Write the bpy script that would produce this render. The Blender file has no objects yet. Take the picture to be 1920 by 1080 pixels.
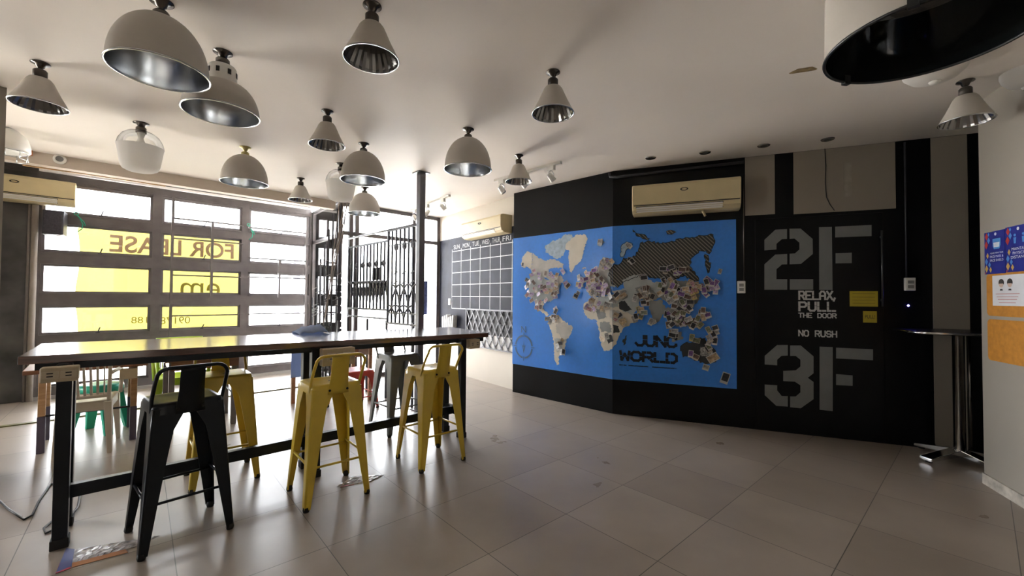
import bpy, bmesh, math, random
from mathutils import Vector, Matrix
random.seed(7)
PI = math.pi
SC = bpy.context.scene
COL = SC.collection

# ------------------------------------------------------------------ camera
CAM_F, CAM_PITCH, CAM_ROLL, CAM_H = 784.6, 0.02226, 0.0073, 1.3103
_fw = Vector((0, math.cos(CAM_PITCH), math.sin(CAM_PITCH)))
_up = Vector((0, -math.sin(CAM_PITCH), math.cos(CAM_PITCH)))
_rt = Vector((1, 0, 0))
_r2 = _rt * math.cos(CAM_ROLL) + _up * math.sin(CAM_ROLL)
_u2 = -_rt * math.sin(CAM_ROLL) + _up * math.cos(CAM_ROLL)
EYE = Vector((0, 0, CAM_H))
cd = bpy.data.cameras.new('camera')
cd.sensor_width = 36.0
cd.lens = CAM_F / 1920 * 36.0
cd.clip_start = 0.05
cam = bpy.data.objects.new('camera', cd)
COL.objects.link(cam)
cam.matrix_world = Matrix(((_r2.x, _u2.x, -_fw.x, 0), (_r2.y, _u2.y, -_fw.y, 0), (_r2.z, _u2.z, -_fw.z, CAM_H), (0, 0, 0, 1)))
SC.camera = cam

# ------------------------------------------------------------------ world, sun, exposure
SC.view_settings.view_transform = 'Standard'
SC.view_settings.look = 'None'
SC.view_settings.gamma = 1.0
SC.view_settings.use_curve_mapping = False
SC.view_settings.exposure = 4.05
W = bpy.data.worlds.new('daylight')
SC.world = W
W.use_nodes = True
bg = W.node_tree.nodes['Background']
bg.inputs['Color'].default_value = (0.93, 0.96, 1.0, 1)
bg.inputs['Strength'].default_value = 1.6
sd = bpy.data.lights.new('sun', 'SUN')
sd.energy = 4.0
sd.angle = 0.03
sd.color = (1.0, 0.95, 0.86)
sun = bpy.data.objects.new('sun', sd)
COL.objects.link(sun)
sun.rotation_euler = Vector((0.50, -0.42, -1.05)).to_track_quat('-Z', 'Y').to_euler()

# ------------------------------------------------------------------ plan geometry
H = 2.767                                   # ceiling height
WA = math.radians(44.353)
WU = Vector((math.cos(WA), math.sin(WA), 0))      # along the window wall
WN = Vector((-math.sin(WA), math.cos(WA), 0))     # out through the window wall
NF, NB = 6.457, 7.80                        # front line, back line of the window bay
TA = math.radians(41.66)
TU = Vector((math.cos(TA), math.sin(TA), 0))      # along the floor tiles and the bar table
TN = Vector((-math.sin(TA), math.cos(TA), 0))
K0, K1, K2 = Vector((0.0182, 5.8365, 0)), Vector((1.1496, 4.7748, 0)), Vector((3.7424, 3.7217, 0))
S1 = (K1 - K0).normalized(); L1 = (K1 - K0).length
S2 = (K2 - K1).normalized()
N1 = Vector((S1.y, -S1.x, 0)); N2 = Vector((S2.y, -S2.x, 0))    # towards the room
CA = Vector((-1.202, 7.514, 0)); CU = Vector((0.61994, -0.78465, 0)); CN = Vector((CU.y, -CU.x, 0))
RA = Vector((3.407, 3.045, 0)); RU = Vector((-0.377, -0.926, 0)).normalized(); RN = Vector((RU.y, -RU.x, 0))

def ray(x, y):
    return _fw + _r2 * ((x - 960) / CAM_F) - _u2 * ((y - 540) / CAM_F)
def at_z(x, y, z=0.0):
    d = ray(x, y)
    return EYE + d * ((z - CAM_H) / d.z)
def on_plane(x, y, A, n):
    d = ray(x, y)
    return EYE + d * ((A - EYE).dot(n) / d.dot(n))
def win(s, n, z):
    return WU * s + WN * n + Vector((0, 0, z))
def on_win(x, y, n):
    return on_plane(x, y, WN * n, WN)
def acc(t, z, off=0.0):                     # accent wall: t along the two black segments from the fold
    if t < 0:
        return K1 + S1 * t + N1 * off + Vector((0, 0, z))
    return K1 + S2 * t + N2 * off + Vector((0, 0, z))
def acc_tz(x, y):
    if x < 1148:
        q = on_plane(x, y, K1, N1); return ((q - K1).dot(S1), q.z)
    q = on_plane(x, y, K1, N2); return ((q - K1).dot(S2), q.z)
def cal(t, z, off=0.0):
    return CA + CU * t + CN * off + Vector((0, 0, z))
def rgt(t, z, off=0.0):
    return RA + RU * t + RN * off + Vector((0, 0, z))

# ------------------------------------------------------------------ materials
MATS = {}
def mat(name, col, rough=0.5, metal=0.0, var=0.06, scale=9.0, bump=0.0, emit=None, coat=0.0, spec=None):
    if name in MATS: return MATS[name]
    m = bpy.data.materials.new(name); m.use_nodes = True
    nt = m.node_tree; b = nt.nodes['Principled BSDF']
    tc = nt.nodes.new('ShaderNodeTexCoord'); nz = nt.nodes.new('ShaderNodeTexNoise')
    nz.inputs['Scale'].default_value = scale; nz.inputs['Detail'].default_value = 3
    nt.links.new(tc.outputs['Object'], nz.inputs['Vector'])
    rp = nt.nodes.new('ShaderNodeValToRGB')
    rp.color_ramp.elements[0].position = 0.3; rp.color_ramp.elements[1].position = 0.7
    rp.color_ramp.elements[0].color = (*[c * (1 - var) for c in col], 1)
    rp.color_ramp.elements[1].color = (*[min(1, c * (1 + var)) for c in col], 1)
    nt.links.new(nz.outputs['Fac'], rp.inputs['Fac'])
    nt.links.new(rp.outputs['Color'], b.inputs['Base Color'])
    b.inputs['Roughness'].default_value = rough; b.inputs['Metallic'].default_value = metal
    if coat: b.inputs['Coat Weight'].default_value = coat
    if spec is not None: b.inputs['Specular IOR Level'].default_value = spec
    if bump:
        bp = nt.nodes.new('ShaderNodeBump'); bp.inputs['Strength'].default_value = bump
        nt.links.new(nz.outputs['Fac'], bp.inputs['Height']); nt.links.new(bp.outputs['Normal'], b.inputs['Normal'])
    if emit:
        b.inputs['Emission Color'].default_value = (*emit[0], 1); b.inputs['Emission Strength'].default_value = emit[1]
    MATS[name] = m
    return m

def glass_mat(name, tint=(1, 1, 1), refl=0.9):
    if name in MATS: return MATS[name]
    m = bpy.data.materials.new(name); m.use_nodes = True; nt = m.node_tree; nt.nodes.clear()
    o = nt.nodes.new('ShaderNodeOutputMaterial'); mx = nt.nodes.new('ShaderNodeMixShader')
    t = nt.nodes.new('ShaderNodeBsdfTransparent'); g = nt.nodes.new('ShaderNodeBsdfGlossy'); f = nt.nodes.new('ShaderNodeFresnel')
    t.inputs['Color'].default_value = (*tint, 1); g.inputs['Roughness'].default_value = 0.02
    g.inputs['Color'].default_value = (refl, refl, refl, 1); f.inputs['IOR'].default_value = 1.45
    nt.links.new(f.outputs[0], mx.inputs[0]); nt.links.new(t.outputs[0], mx.inputs[1]); nt.links.new(g.outputs[0], mx.inputs[2])
    nt.links.new(mx.outputs[0], o.inputs[0]); MATS[name] = m
    return m

def translucent_mat(name, col, trans=0.6, rough=0.6, clear=0.0):
    if name in MATS: return MATS[name]
    m = bpy.data.materials.new(name); m.use_nodes = True; nt = m.node_tree; nt.nodes.clear()
    o = nt.nodes.new('ShaderNodeOutputMaterial'); mx = nt.nodes.new('ShaderNodeMixShader'); mx.inputs[0].default_value = trans
    d = nt.nodes.new('ShaderNodeBsdfDiffuse'); t = nt.nodes.new('ShaderNodeBsdfTranslucent')
    tc = nt.nodes.new('ShaderNodeTexCoord'); nz = nt.nodes.new('ShaderNodeTexNoise'); nz.inputs['Scale'].default_value = 3
    rp = nt.nodes.new('ShaderNodeValToRGB')
    rp.color_ramp.elements[0].color = (*[c * 0.93 for c in col], 1); rp.color_ramp.elements[1].color = (*col, 1)
    nt.links.new(tc.outputs['Object'], nz.inputs['Vector']); nt.links.new(nz.outputs['Fac'], rp.inputs['Fac'])
    nt.links.new(rp.outputs[0], d.inputs['Color']); nt.links.new(rp.outputs[0], t.inputs['Color'])
    nt.links.new(d.outputs[0], mx.inputs[1]); nt.links.new(t.outputs[0], mx.inputs[2])
    out = mx
    if clear:
        m2 = nt.nodes.new('ShaderNodeMixShader'); m2.inputs[0].default_value = clear
        tr = nt.nodes.new('ShaderNodeBsdfTransparent')
        nt.links.new(mx.outputs[0], m2.inputs[1]); nt.links.new(tr.outputs[0], m2.inputs[2]); out = m2
    nt.links.new(out.outputs[0], o.inputs[0]); MATS[name] = m
    return m

def floor_mat():
    m = bpy.data.materials.new('beige_floor_tiles'); m.use_nodes = True; nt = m.node_tree; b = nt.nodes['Principled BSDF']
    geo = nt.nodes.new('ShaderNodeNewGeometry'); mp = nt.nodes.new('ShaderNodeMapping'); mp.vector_type = 'TEXTURE'
    mp.inputs['Location'].default_value = (-0.9575, 2.2158, 0); mp.inputs['Rotation'].default_value = (0, 0, TA)
    nt.links.new(geo.outputs['Position'], mp.inputs['Vector'])
    br = nt.nodes.new('ShaderNodeTexBrick'); br.offset = 0.0; br.squash = 1.0
    br.inputs['Scale'].default_value = 1.0; br.inputs['Brick Width'].default_value = 0.6; br.inputs['Row Height'].default_value = 0.6
    br.inputs['Mortar Size'].default_value = 0.0022; br.inputs['Mortar Smooth'].default_value = 0.1; br.inputs['Bias'].default_value = 0.0
    br.inputs['Color1'].default_value = (0.30, 0.252, 0.208, 1); br.inputs['Color2'].default_value = (0.365, 0.312, 0.262, 1)
    br.inputs['Mortar'].default_value = (0.09, 0.08, 0.07, 1)
    nt.links.new(mp.outputs[0], br.inputs['Vector'])
    nz = nt.nodes.new('ShaderNodeTexNoise'); nz.inputs['Scale'].default_value = 2.2; nz.inputs['Detail'].default_value = 5
    nt.links.new(geo.outputs['Position'], nz.inputs['Vector'])
    rp = nt.nodes.new('ShaderNodeValToRGB'); rp.color_ramp.elements[0].position = 0.3; rp.color_ramp.elements[1].position = 0.72
    rp.color_ramp.elements[0].color = (0.82, 0.81, 0.8, 1); rp.color_ramp.elements[1].color = (1.05, 1.05, 1.05, 1)
    nt.links.new(nz.outputs['Fac'], rp.inputs['Fac'])
    mu = nt.nodes.new('ShaderNodeMixRGB'); mu.blend_type = 'MULTIPLY'; mu.inputs[0].default_value = 1
    nt.links.new(br.outputs['Color'], mu.inputs[1]); nt.links.new(rp.outputs[0], mu.inputs[2])
    nt.links.new(mu.outputs[0], b.inputs['Base Color'])
    mr = nt.nodes.new('ShaderNodeMapRange'); mr.inputs['To Min'].default_value = 0.22; mr.inputs['To Max'].default_value = 0.40
    nt.links.new(nz.outputs['Fac'], mr.inputs['Value']); nt.links.new(mr.outputs[0], b.inputs['Roughness'])
    bp = nt.nodes.new('ShaderNodeBump'); bp.inputs['Strength'].default_value = 0.25; bp.inputs['Distance'].default_value = 0.003; bp.invert = True
    nt.links.new(br.outputs['Fac'], bp.inputs['Height']); nt.links.new(bp.outputs[0], b.inputs['Normal'])
    return m

def wood_mat(name, c1, c2, rough=0.3, scale=2.0, coat=0.3):
    if name in MATS: return MATS[name]
    m = bpy.data.materials.new(name); m.use_nodes = True; nt = m.node_tree; b = nt.nodes['Principled BSDF']
    tc = nt.nodes.new('ShaderNodeTexCoord'); mp = nt.nodes.new('ShaderNodeMapping'); mp.inputs['Scale'].default_value = (1.0, 14, 14)
    nz = nt.nodes.new('ShaderNodeTexNoise'); nz.inputs['Scale'].default_value = scale; nz.inputs['Detail'].default_value = 6; nz.inputs['Distortion'].default_value = 0.6
    nt.links.new(tc.outputs['Object'], mp.inputs[0]); nt.links.new(mp.outputs[0], nz.inputs['Vector'])
    rp = nt.nodes.new('ShaderNodeValToRGB'); rp.color_ramp.elements[0].position = 0.32; rp.color_ramp.elements[1].position = 0.7
    rp.color_ramp.elements[0].color = (*c1, 1); rp.color_ramp.elements[1].color = (*c2, 1)
    nt.links.new(nz.outputs['Fac'], rp.inputs['Fac']); nt.links.new(rp.outputs[0], b.inputs['Base Color'])
    b.inputs['Roughness'].default_value = rough; b.inputs['Coat Weight'].default_value = coat; b.inputs['Coat Roughness'].default_value = 0.15
    MATS[name] = m
    return m

def stripe_mat(name, c1, c2, freq=220.0):
    if name in MATS: return MATS[name]
    m = bpy.data.materials.new(name); m.use_nodes = True; nt = m.node_tree; b = nt.nodes['Principled BSDF']
    geo = nt.nodes.new('ShaderNodeNewGeometry'); dt = nt.nodes.new('ShaderNodeVectorMath'); dt.operation = 'DOT_PRODUCT'
    v = (S2 * 0.72 + Vector((0, 0, 0.7)))
    dt.inputs[1].default_value = v * freq
    nt.links.new(geo.outputs['Position'], dt.inputs[0])
    sn = nt.nodes.new('ShaderNodeMath'); sn.operation = 'SINE'; nt.links.new(dt.outputs['Value'], sn.inputs[0])
    rp = nt.nodes.new('ShaderNodeValToRGB'); rp.color_ramp.elements[0].position = 0.3; rp.color_ramp.elements[1].position = 0.6
    rp.color_ramp.elements[0].color = (*c1, 1); rp.color_ramp.elements[1].color = (*c2, 1)
    nt.links.new(sn.outputs[0], rp.inputs[0]); nt.links.new(rp.outputs[0], b.inputs['Base Color']); b.inputs['Roughness'].default_value = 0.45
    MATS[name] = m
    return m

M_FLOOR = floor_mat()
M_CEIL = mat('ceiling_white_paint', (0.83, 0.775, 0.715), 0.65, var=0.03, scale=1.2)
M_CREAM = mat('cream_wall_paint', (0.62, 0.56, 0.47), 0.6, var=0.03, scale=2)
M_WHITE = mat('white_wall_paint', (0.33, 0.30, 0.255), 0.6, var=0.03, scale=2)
M_BLACK = mat('black_wall_paint', (0.0025, 0.0025, 0.003), 0.33, var=0.2, scale=4, spec=0.22)
M_SLATE = mat('chalkboard_paint', (0.016, 0.018, 0.030), 0.6, var=0.45, scale=5, spec=0.15)
M_FRAME = mat('grey_brown_window_metal', (0.12, 0.105, 0.105), 0.4, var=0.2, scale=6)  # base colour lifted to imitate the window glare over the frames
M_IRON = mat('black_iron', (0.04, 0.04, 0.048), 0.45, var=0.2)  # lightened, so the colour carries some glare from the windows behind
M_STEEL = mat('dark_table_steel', (0.004, 0.006, 0.010), 0.32, var=0.3, spec=0.3)
M_GLASS = glass_mat('window_glass')
M_DARKPANEL = mat('smoky_dark_panel', (0.06, 0.058, 0.058), 0.5, var=0.7, scale=3)
M_CHROME = mat('chrome', (0.8, 0.8, 0.8), 0.12, 1.0, var=0.03)
M_DIM = mat('dim_faceted_aluminium', (0.30, 0.295, 0.29), 0.2, 1.0, var=0.1)
M_ALU = mat('brushed_aluminium', (0.56, 0.58, 0.60), 0.24, 1.0, var=0.05)
M_SHADE = mat('lamp_shade_cream_paint', (0.47, 0.435, 0.385), 0.45, var=0.03)
M_NICKEL = mat('dark_nickel', (0.12, 0.11, 0.10), 0.25, 0.9, var=0.1)
M_BRASS = mat('pale_brass', (0.55, 0.48, 0.22), 0.35, 0.6, var=0.1)
M_FROST = translucent_mat('frosted_lamp_glass', (0.85, 0.83, 0.8), 0.5)
M_AC = mat('yellowed_white_plastic', (0.60, 0.50, 0.29), 0.4, var=0.03)
M_ACW = mat('white_plastic', (0.75, 0.73, 0.68), 0.4, var=0.03)
M_DARK = mat('black_plastic', (0.012, 0.012, 0.013), 0.4, var=0.2)
M_YEL = mat('mustard_yellow_enamel', (0.66, 0.47, 0.05), 0.3, var=0.06)
M_BLKSTOOL = mat('blue_black_enamel', (0.003, 0.0055, 0.009), 0.3, var=0.2, spec=0.3)
M_GREYST = mat('grey_enamel', (0.20, 0.20, 0.19), 0.35, var=0.08)
M_REDST = mat('coral_red_enamel', (0.62, 0.075, 0.05), 0.4, var=0.06)
M_RUBBER = mat('black_rubber', (0.01, 0.01, 0.01), 0.7)
M_TOPWOOD = wood_mat('dark_varnished_wood', (0.055, 0.022, 0.014), (0.15, 0.062, 0.04), 0.2, 2.0, 1.0)
M_TANWOOD = wood_mat('tan_wood', (0.36, 0.20, 0.09), (0.50, 0.30, 0.15), 0.5, 3.0, 0.0)
M_BROWNWOOD = wood_mat('red_brown_wood', (0.16, 0.065, 0.03), (0.27, 0.12, 0.055), 0.4, 3.0, 0.1)
M_PURPLE = mat('purple_grey_paint', (0.10, 0.085, 0.13), 0.5)
M_PWHITE = mat('cream_white_plastic', (0.66, 0.60, 0.50), 0.4, var=0.04)
M_TEAL = mat('teal_plastic', (0.03, 0.42, 0.27), 0.35, var=0.05)
M_LIME = mat('lime_plastic', (0.36, 0.52, 0.02), 0.35, var=0.05)
M_OUT = mat('outlet_box_beige', (0.45, 0.37, 0.25), 0.45, var=0.05)

# ------------------------------------------------------------------ mesh helpers
class MB:
    """collects geometry for one mesh; faces carry a material slot"""
    def __init__(self, M=None):
        self.bm = bmesh.new(); self.M = M or Matrix.Identity(4)
    def v(self, p):
        return self.bm.verts.new(self.M @ Vector(p))
    def f(self, vs, mi=0, smooth=False):
        try:
            fc = self.bm.faces.new(vs)
        except ValueError:
            return None
        fc.material_index = mi; fc.smooth = smooth
        return fc
    def poly(self, pts, mi=0):
        return self.f([self.v(p) for p in pts], mi)
    def box(self, x0, y0, z0, x1, y1, z1, mi=0, M=None):
        T = M or Matrix.Identity(4)
        c = [self.v(T @ Vector(p)) for p in ((x0, y0, z0), (x1, y0, z0), (x1, y1, z0), (x0, y1, z0), (x0, y0, z1), (x1, y0, z1), (x1, y1, z1), (x0, y1, z1))]
        for q in ((3, 2, 1, 0), (4, 5, 6, 7), (0, 1, 5, 4), (1, 2, 6, 5), (2, 3, 7, 6), (3, 0, 4, 7)):
            self.f([c[i] for i in q], mi)
    def bar(self, a, b, w, d=None, mi=0, up=(0, 0, 1)):
        """rectangular bar between two points"""
        a, b = Vector(a), Vector(b); d = d or w
        t = (b - a).normalized(); u = Vector(up)
        if abs(t.dot(u)) > 0.95: u = Vector((1, 0, 0))
        s = t.cross(u).normalized(); u = s.cross(t).normalized()
        r = []
        for p in (a, b):
            r.append([self.v(p + s * (w / 2 * i) + u * (d / 2 * j)) for i, j in ((-1, -1), (1, -1), (1, 1), (-1, 1))])
        for i in range(4):
            self.f([r[0][i], r[0][(i + 1) % 4], r[1][(i + 1) % 4], r[1][i]], mi)
        self.f(r[0][::-1], mi); self.f(r[1], mi)
    def tube(self, pts, r, seg=8, mi=0, closed=False):
        pts = [Vector(p) for p in pts]; n = len(pts); rings = []
        prev = None
        for i, p in enumerate(pts):
            if closed: t = (pts[(i + 1) % n] - pts[i - 1])
            else: t = pts[min(i + 1, n - 1)] - pts[max(i - 1, 0)]
            t.normalize()
            if prev is None:
                u = Vector((0, 0, 1)) if abs(t.z) < 0.9 else Vector((1, 0, 0))
            else: u = prev
            s = t.cross(u)
            if s.length < 1e-6: s = t.cross(Vector((0.3, 0.8, 0.5)))
            s.normalize(); u = s.cross(t).normalized(); prev = u
            rr = r[i] if isinstance(r, (list, tuple)) else r
            rings.append([self.v(p + (s * math.cos(2 * PI * k / seg) + u * math.sin(2 * PI * k / seg)) * rr) for k in range(seg)])
        m = n if closed else n - 1
        for i in range(m):
            A, B = rings[i], rings[(i + 1) % n]
            for k in range(seg):
                self.f([A[k], A[(k + 1) % seg], B[(k + 1) % seg], B[k]], mi, True)
        if not closed:
            self.f(rings[0][::-1], mi); self.f(rings[-1], mi)
    def lathe(self, prof, seg=40, mi=0, c=(0, 0, 0), smooth=True, ripple=None):
        rings = []
        for (r, z) in prof:
            if r < 1e-5:
                rings.append([self.v((c[0], c[1], c[2] + z))])
            else:
                rg = []
                for k in range(seg):
                    rr = r * (1 + (ripple if (ripple and k % 2) else 0))
                    rg.append(self.v((c[0] + rr * math.cos(2 * PI * k / seg), c[1] + rr * math.sin(2 * PI * k / seg), c[2] + z)))
                rings.append(rg)
        for A, B in zip(rings, rings[1:]):
            for k in range(seg):
                k2 = (k + 1) % seg
                if len(A) == 1 and len(B) > 1: self.f([A[0], B[k2], B[k]], mi, smooth)
                elif len(B) == 1 and len(A) > 1: self.f([A[k], A[k2], B[0]], mi, smooth)
                elif len(A) > 1: self.f([A[k], A[k2], B[k2], B[k]], mi, smooth)
    def prism(self, pts, d, mi=0):
        """polygon pts (3D) extruded by vector d"""
        d = Vector(d)
        a = [self.v(p) for p in pts]; b = [self.v(Vector(p) + d) for p in pts]
        self.f(a, mi); self.f(b[::-1], mi)
        n = len(a)
        for i in range(n): self.f([a[(i + 1) % n], a[i], b[i], b[(i + 1) % n]], mi)
    def build(self, name, mats, parent=None, bevel=0.0, smooth_angle=None, fix=True):
        if fix: bmesh.ops.recalc_face_normals(self.bm, faces=self.bm.faces)
        me = bpy.data.meshes.new(name); self.bm.to_mesh(me); self.bm.free()
        for m in (mats if isinstance(mats, (list, tuple)) else [mats]): me.materials.append(m)
        o = bpy.data.objects.new(name, me); COL.objects.link(o)
        if parent is not None: o.parent = parent
        if bevel:
            md = o.modifiers.new('bevel', 'BEVEL'); md.width = bevel; md.segments = 2; md.limit_method = 'ANGLE'; md.angle_limit = math.radians(40)
        return o

def empty(name, loc=(0, 0, 0), rz=0.0, parent=None):
    o = bpy.data.objects.new(name, None); COL.objects.link(o); o.location = loc; o.rotation_euler = (0, 0, rz); o.empty_display_size = 0.1
    if parent is not None: o.parent = parent
    return o
def tag(o, label, cat, group=None):
    o['label'] = label; o['category'] = cat
    if group: o['group'] = group
    return o
def struct(o):
    o['kind'] = 'structure'; return o
def copy_tree(o, parent=None):
    c = o.copy(); COL.objects.link(c); c.parent = parent
    for ch in [k for k in ALLCH.get(o.name, [])]:
        copy_tree(ch, c)
    return c
ALLCH = {}
def index_children():
    ALLCH.clear()
    for o in bpy.data.objects:
        if o.parent is not None: ALLCH.setdefault(o.parent.name, []).append(o)

def slab(mb, A, B, z0, z1, th, away, mi=0):
    """vertical wall slab from A to B with thickness th towards 'away'"""
    d = Vector(away).normalized() * th
    A, B = Vector((A.x, A.y, 0)), Vector((B.x, B.y, 0))
    pts = [A, B, B + d, A + d]
    mb.prism([p + Vector((0, 0, z0)) for p in pts], (0, 0, z1 - z0), mi)

# ------------------------------------------------------------------ the setting
def line_x(A, u, B, w):
    # intersection of A+u*t and B+w*k in plan
    den = u.x * w.y - u.y * w.x
    t = ((B.x - A.x) * w.y - (B.y - A.y) * w.x) / den
    return A + u * t
PC = line_x(CA, CU, WN * NF, WU)                # corner calendar wall / glass front
SEND = PC.dot(WU)
R_END = RA + RU * 4.4
SB = 2.62                                       # right end of the window bay

mb = MB(); mb.box(-7.2, -3.4, -0.15, 6.0, 9.2, 0.0)
bm_f = mb.build('floor', M_FLOOR); struct(bm_f)
mb = MB(); mb.box(-26, -12, -0.3, 16, 30, -0.16)
struct(mb.build('ground', mat('pale_concrete_outside', (0.62, 0.60, 0.57), 0.8)))

# main ceiling stops at the bulkhead line
mb = MB()
pts = [Vector((-6.1, -3.3, 0)), Vector((5.9, -3.3, 0)), Vector((5.9, 6.0, 0)), win(7.6, NF + .12, 0), win(-2.4, NF + .12, 0)]
mb.prism([p + Vector((0, 0, H)) for p in pts], (0, 0, 0.2))
struct(mb.build('ceiling', M_CEIL))
mb = MB()
mb.prism([win(-2.4, NF + .12, 2.90), win(SB + .1, NF + .12, 2.90), win(SB + .1, NB + .25, 2.90), win(-2.4, NB + .25, 2.90)], (0, 0, 0.15))
o = mb.build('ceiling_bay', M_CEIL); struct(o)
mb = MB()                                       # drop beam along the bay opening
mb.prism([win(-2.0, NF, 2.64), win(SB - .1, NF, 2.64), win(SB - .1, NF + .12, 2.64), win(-2.0, NF + .12, 2.64)], (0, 0, 0.42))
struct(mb.build('trim_bulkhead', mat('bulkhead_paint', (0.56, 0.48, 0.40), 0.6, var=0.04)))
mb = MB()
mb.prism([win(-.62, NF + .14, 2.635), win(.52, NF + .14, 2.635), win(.52, NF + .17, 2.635), win(-.62, NF + .17, 2.635)], (0, 0, 0.03))
mb.prism([win(-.62, NF + .17, 2.655), win(.52, NF + .17, 2.655), win(.52, NF + .24, 2.655), win(-.62, NF + .24, 2.655)], (0, 0, 0.03))
struct(mb.build('trim_rail', mat('orange_brown_batten', (0.42, 0.22, 0.08), 0.5)))
mb = MB()
mb.prism([win(-.58, NB - .22, 2.80), win(SB - .02, NB - .22, 2.80), win(SB - .02, NB - .17, 2.80), win(-.58, NB - .17, 2.80)], (0, 0, 0.03))
struct(mb.build('trim_curtain_rail', mat('white_rail', (0.7, 0.68, 0.66), 0.4)))

# calendar wall, in colour bands: cream, chalkboard paint, flat dark field painted as a recess
mb = MB()
slab(mb, cal(-0.42, 0), cal(2.34, 0), -0.02, H + .05, 0.15, -CN, 0)
struct(mb.build('wall_calendar', M_CREAM))
# black feature wall with its fold
mb = MB()
for a_, b_ in ((acc(-L1, 0), acc(0, 0)),):
    slab(mb, a_, b_, -0.02, H + .02, 0.06, -N1, 0)
slab(mb, acc(0, 0), acc(4.6, 0), -0.02, H + .02, 0.14, -N2, 0)
struct(mb.build('wall_accent', M_BLACK))
def accent_panel(name, t0, t1, z0, z1, m, th=0.004):
    q = MB(); q.prism([acc(t0, z0, 0.0), acc(t1, z0, 0.0), acc(t1, z1, 0.0), acc(t0, z1, 0.0)], N2 * th); return struct(q.build(name, m))
M_CREAMD = mat('grey_cream_paint', (0.27, 0.235, 0.19), 0.6, var=0.04, scale=2)
accent_panel('trim_1', 1.334, 1.596, 2.163, 2.764, M_CREAMD)
accent_panel('trim_2', 1.755, 2.548, 2.150, 2.764, M_CREAMD)
accent_panel('trim_3', 2.798, 3.042, 0.001, 2.764, M_CREAMD)
# white wall with the posters
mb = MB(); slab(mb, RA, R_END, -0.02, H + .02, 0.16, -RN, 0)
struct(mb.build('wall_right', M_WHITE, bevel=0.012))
mb = MB(); slab(mb, RA + RU * 0.012, R_END, 0, 0.075, 0.012, RN, 0)
struct(mb.build('baseboard_right', mat('scuffed_baseboard', (0.50, 0.46, 0.40), 0.6, var=0.3, scale=14)))
# passage end, rear and left walls (behind the camera or hidden)
mb = MB()
slab(mb, acc(4.45, 0), acc(4.45, 0) + N2 * 6.2, -0.02, H + .02, 0.15, S2, 0)
struct(mb.build('wall_passage', M_BLACK))
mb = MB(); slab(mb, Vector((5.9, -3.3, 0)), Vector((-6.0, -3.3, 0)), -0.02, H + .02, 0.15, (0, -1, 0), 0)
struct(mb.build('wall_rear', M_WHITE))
# left wall with an added, unseen window opening that lets in fill daylight
mb = MB()
LX = -6.0; ly0, ly1, lz0, lz1 = 1.3, 2.5, 0.8, 2.1
for (y0, y1, z0, z1) in ((-3.3, ly0, -.02, H + .02), (ly1, 3.25, -.02, H + .02), (ly0, ly1, -.02, lz0), (ly0, ly1, lz1, H + .02)):
    mb.box(LX - .15, y0, z0, LX, y1, z1)
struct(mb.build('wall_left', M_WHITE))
mb = MB()                                       # bay: closed left end
slab(mb, win(-1.95, NF, 0), win(-1.95, NB + .2, 0), -0.02, 3.05, 0.15, -WU, 0)
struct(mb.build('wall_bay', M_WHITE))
mb = MB()                                       # dark panel filling the left end of the bay back wall
slab(mb, win(-1.9, NB, 0), win(-.60, NB, 0), 0.0, 2.90, 0.15, WN, 0)
struct(mb.build('wall_panel', M_DARKPANEL))
mb = MB()
slab(mb, win(-1.9, NB, 0), win(SB, NB, 0), 2.80, 3.05, 0.18, WN, 0)
struct(mb.build('wall_window_head', M_FRAME))
# pier at the very left of the view
P0 = at_z(13, 165, H); P0.z = 0
mb = MB(); slab(mb, P0, P0 + Vector((-.33, -.42, 0)), 0, H, 0.2, (-.8, .6, 0), 0)
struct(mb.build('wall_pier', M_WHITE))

# ------------------------------------------------------------------ windows of the bay
ROWS = ((2.34, 2.713), (1.842, 2.203), (1.319, 1.688), (0.799, 1.161), (0.15, 0.68))
BAYS = ((-.56, .485, 'window_1'), (.589, 1.57, 'window_2'), (1.674, 2.60, 'window_3'))
RZ = WA
def wl(s, n, z):            # point local to a window root at win(s0, NB)
    return (s, n, z)
def window(name, s0, s1):
    root = empty(name, win(0, NB, 0), RZ); struct(root)
    fr = MB()
    fr.box(s0 - .055, 0, 0.0, s0 + .0, 0.09, 2.80); fr.box(s1, 0, 0.0, s1 + .05, 0.09, 2.80)
    zs = [0.0] + [z for r in ROWS[::-1] for z in r] + [2.80]
    for z0, z1 in zip(zs[0::2], zs[1::2]):
        fr.box(s0, 0.0, z0, s1, 0.09, z1)
        fr.box(s0, -0.012, z1 - .014 if z1 < 2.75 else z1 - .06, s1, 0.0, z1 if z1 < 2.75 else z1 - .05)
        if z0 > .05: fr.box(s0, -0.012, z0, s1, 0.0, z0 + .014)
    fr.build('window_frame', M_FRAME, root)
    for i, (z0, z1) in enumerate(ROWS):
        sh = MB()
        w = 0.028
        y0, y1 = 0.02, 0.05
        sh.box(s0, y0, z0, s0 + w, y1, z1); sh.box(s1 - w, y0, z0, s1, y1, z1)
        sh.box(s0, y0, z0, s1, y1, z0 + w); sh.box(s0, y0, z1 - w, s1, y1, z1)
        so = sh.build('window_sash', mat('lighter_sash_metal', (0.16, 0.145, 0.15), 0.4), root)
        if i in (0, 1, 3):
            h = MB(); m = (s0 + s1) / 2
            h.bar((m, 0.0, z0 + .01), (m + .02, -.035, z0 + .075), 0.012, 0.008); h.box(m - .02, -.004, z0 + .0, m + .02, 0.02, z0 + .014)
            h.build('window_handle', M_IRON, so)
        g = MB(); g.box(s0 + w, 0.033, z0 + w, s1 - w, 0.037, z1 - w)
        g.build('window_pane', M_GLASS, so)
    return root
for s0, s1, nm in BAYS: window(nm, s0, s1)
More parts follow.
